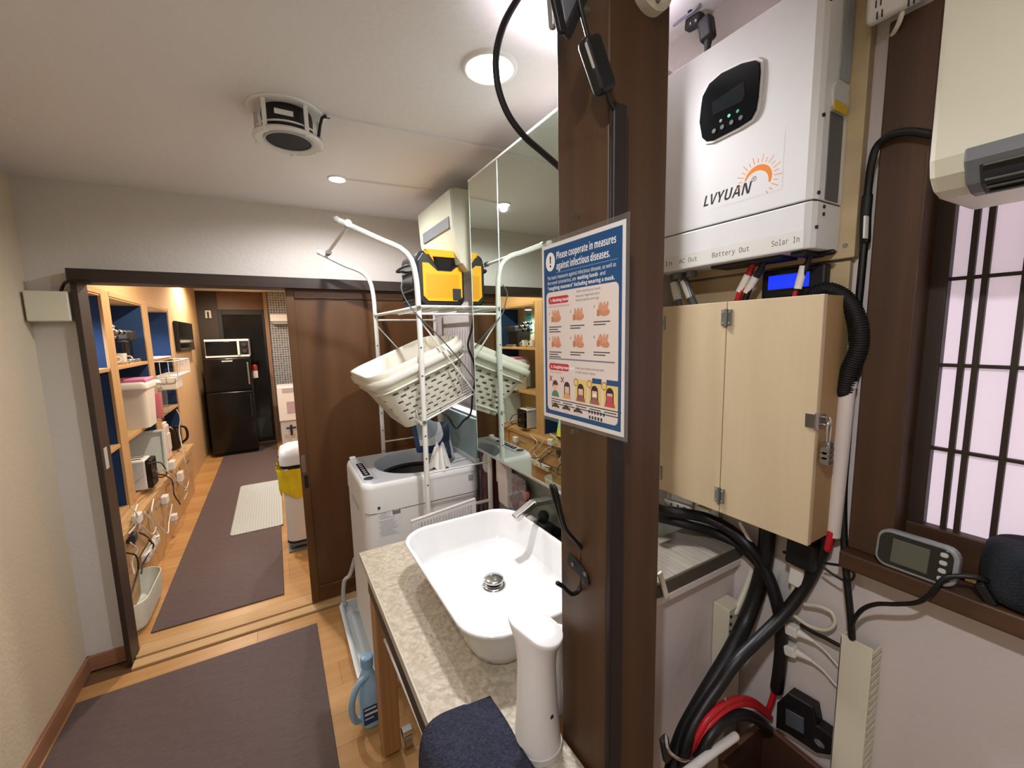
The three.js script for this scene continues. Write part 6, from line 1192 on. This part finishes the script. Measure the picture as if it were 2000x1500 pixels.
// window: frame, lattice bars and paper
{
  const w = struct('window', box(0.876, 1.0, WY0 - 0.055, WY1 + 0.04, 0.25, 0.312, 0.003), M.pillarWood);
  part('window_frame', [box(0.93, 0.965, WY0 - 0.03, WY1, WD1 - 0.032, WD1 - 0.008, 0.002)], M.trimWood, w);
  part('bottom_rail', box(0.928, 0.965, 1.15, 1.212, WD0, 0.252, 0.002, 'z'), M.pillarWood, w);
  part('top_rail', box(0.928, 0.965, WY1 - 0.03, WY1 + 0.02, WD0, 0.252, 0.002, 'z'), M.pillarWood, w);
  part('paper_pane', box(0.948, 0.952, 1.2, WY1, WD0, 0.25, 0), std(0xe6d8e2, 0.8, 0, { emissive: 0xf0dcec, emissiveIntensity: 0.5 }), w, 'pale pink backlit paper');
  for (const d of [0.208, 0.1925, 0.1535, 0.1145, 0.099, 0.06, 0.021, 0.0055, -0.0335, -0.0725, -0.088, -0.127]) part('lattice_bar', box(0.938, 0.947, 1.205, WY1, d - 0.0035, d + 0.0035, 0.0006), M.trimWood, w);
  for (const y of [1.344, 1.483, 1.62, 1.758, 1.896]) part('lattice_bar', box(0.94, 0.9475, y - 0.0028, y + 0.0028, WD0, 0.247, 0.0006, 'z'), M.trimWood, w);
  struct('window_sill', box(0.85, 0.95, 1.12, 1.15, WD0, 0.314, 0.003, 'z'), M.pillarWood);
  const r = new THREE.RectAreaLight(0xf0dcec, L.win, 0.9, 0.72); r.position.set(0.9, 1.58, 0.25); r.lookAt(-1, 1.58, 0.25); scene.add(r);
}
// heater over the window
{
  const t = thing('wall_heater', 'cream wall heater with a grey louvred outlet above the paper window', 'heater', [0.78, 1.7, 0]);
  const x0 = 0.70, y0 = 1.708, d0 = -0.3, d1 = 0.201;
  part('casing', prism([[0.87, 2.22], [x0, 2.22], [x0, y0 + 0.035], [x0 + 0.006, y0 + 0.016], [x0 + 0.022, y0 + 0.002], [x0 + 0.045, y0 - 0.003], [0.87, y0]], 'd', d0, d1, 0.006), M.cream, t);
  part('outlet_trim', prism([[x0 - 0.002, y0 + 0.038], [x0 - 0.002, y0 + 0.024], [x0 + 0.014, y0 + 0.001], [x0 + 0.034, y0 - 0.006], [x0 + 0.05, y0 - 0.0065], [x0 + 0.05, y0 + 0.01], [x0 + 0.02, y0 + 0.03]], 'd', -0.26, 0.17, 0.002), M.midGrey, t, 'grey outlet surround');
  part('outlet', prism([[x0 + 0.001, y0 + 0.0175], [x0 + 0.0135, y0 - 0.0015], [x0 + 0.034, y0 - 0.0085], [x0 + 0.04, y0 + 0.004], [x0 + 0.01, y0 + 0.02]], 'd', -0.25, 0.158, 0.001), M.darkGrey, t);
  for (let k = 0; k < 4; k++) { const s = k / 3, x = x0 + 0.002 + 0.03 * s, y = y0 + 0.0155 - 0.0245 * Math.sqrt(s); part('louvre', slab([x - 0.002, y, 0.154], [x - 0.002, y, -0.25], 0.0022, 0.0055, [1, 0, 0], 0.0006), std(0x55554a, 0.5), t); }
}
// power strip at the top of the window post
{
  const a = onX(1693, 56, 0.86), b = onX(1815, 12, 0.86), t = thing('socket_strip', 'white socket strip at the top of the brown window post', 'power strip', [0.86, a[1], (a[2] + b[2]) / 2]);
  part('body', box(0.848, 0.868, a[1], a[1] + 0.1, b[2] + 0.006, a[2], 0.008), M.white, t);
  for (const [x, y] of [[1718, 28], [1716, 6], [1780, 2]]) { const c = onX(x, y, 0.848); for (const k of [-0.003, 0.003]) part('slot', box(0.847, 0.8495, c[1] - 0.005, c[1] + 0.005, c[2] + k - 0.0008, c[2] + k + 0.0008, 0.0003), M.darkGrey, t); }
  solo('power_lead', tube([onX(1762, 26, 0.862), onX(1756, 44, 0.864), onX(1748, 60, 0.872), onX(1738, 76, 0.885)], 0.0036, 24, 8), M.ivory, 'short pale lead curving from the socket strip onto the wall', 'cable');
}
// things on the sill and the slotted duct below
{
  const X = 0.852, a = onX(1713, 1060, X), b = onX(1862, 1120, X), t = thing('digital_clock', 'grey digital display clock with four buttons leaning on the window sill', 'clock', [X, 1.151, (a[2] + b[2]) / 2]);
  const y0 = 1.152, y1 = 1.214, d1 = a[2] + 0.003, d0 = b[2] - 0.004;
  const T = (g) => rot(g, [X, y0, 0.22], [0, 0, 1], -0.16);
  part('case', T(prism(rrect(d0, d1, y0, y1, 0.017), 'x', X, X + 0.017, 0.003)), std(0x8d9092, 0.4), t);
  part('face', T(prism(rrect(d0 + 0.006, d1 - 0.004, y0 + 0.005, y1 - 0.005, 0.013), 'x', X - 0.0015, X + 0.003, 0.0005)), M.blackGloss, t);
  part('screen', T(box(X - 0.0022, X, y0 + 0.011, y1 - 0.012, d0 + 0.032, d1 - 0.021, 0.0008)), std(0x57584c, 0.3), t, 'unlit display');
  for (let k = 0; k < 4; k++) part('button', T(prism(rrect(d0 + 0.012, d0 + 0.021, y0 + 0.0085 + k * 0.0122, y0 + 0.0155 + k * 0.0122, 0.003), 'x', X - 0.003, X, 0.0006)), M.lightGrey, t);
  const s = onX(2004, 1205, 0.888), sp = thing('smart_speaker', 'dark round fabric speaker on the window sill', 'speaker', [s[0], 1.151, s[2]]);
  part('body', lathe([0.895, 1.151, s[2]], [[0.001, 0], [0.034, 0.001], [0.043, 0.007], [0.0475, 0.022], [0.048, 0.066], [0.0455, 0.08], [0.038, 0.088], [0.001, 0.09]], 40), std(0x10161d, 0.95, 0, { bumpMap: fineB, bumpScale: 0.001 }), sp);
  part('foot', lathe([0.895, 1.1505, s[2]], [[0.001, 0], [0.034, 0], [0.034, 0.004]], 30), M.black, sp);
  const pg = thing('cord_plug', 'small black cord plug with a yellowish tip lying between the clock and the speaker', 'plug', onX(1920, 1150, 0.865));
  part('body', slab(onX(1912, 1138, 0.862), onX(1940, 1184, 0.862), 0.014, 0.012, [1, 0, 0], 0.004), M.black, pg); part('tip', slab(onX(1885, 1130, 0.864), onX(1908, 1137, 0.864), 0.005, 0.006, [1, 0, 0], 0.001), std(0xb09a58, 0.4), pg);
  const da = onX(1641, 1238, 0.86), db = onX(1706, 1250, 0.86), du = thing('wire_duct', 'white slotted wiring duct on the lower wall below the window sill', 'wiring duct', [0.88, 0.3, (da[2] + db[2]) / 2]);
  part('channel', [box(0.862, 0.866, 0.3, da[1], db[2], da[2], 0.001), box(0.862, 0.904, 0.3, da[1] - 0.004, da[2] - 0.003, da[2], 0.001)], M.ivory, du);
  for (let k = 0; k < 26; k++) part('tooth', box(0.863, 0.904, da[1] - 0.02 - k * 0.0155, da[1] - 0.0095 - k * 0.0155, db[2], db[2] + 0.003, 0.0008), M.ivory, du);
}

scene.traverse((o) => { if (o.isMesh) { o.castShadow = true; o.receiveShadow = true; } });
renderer.render(scene, camera);
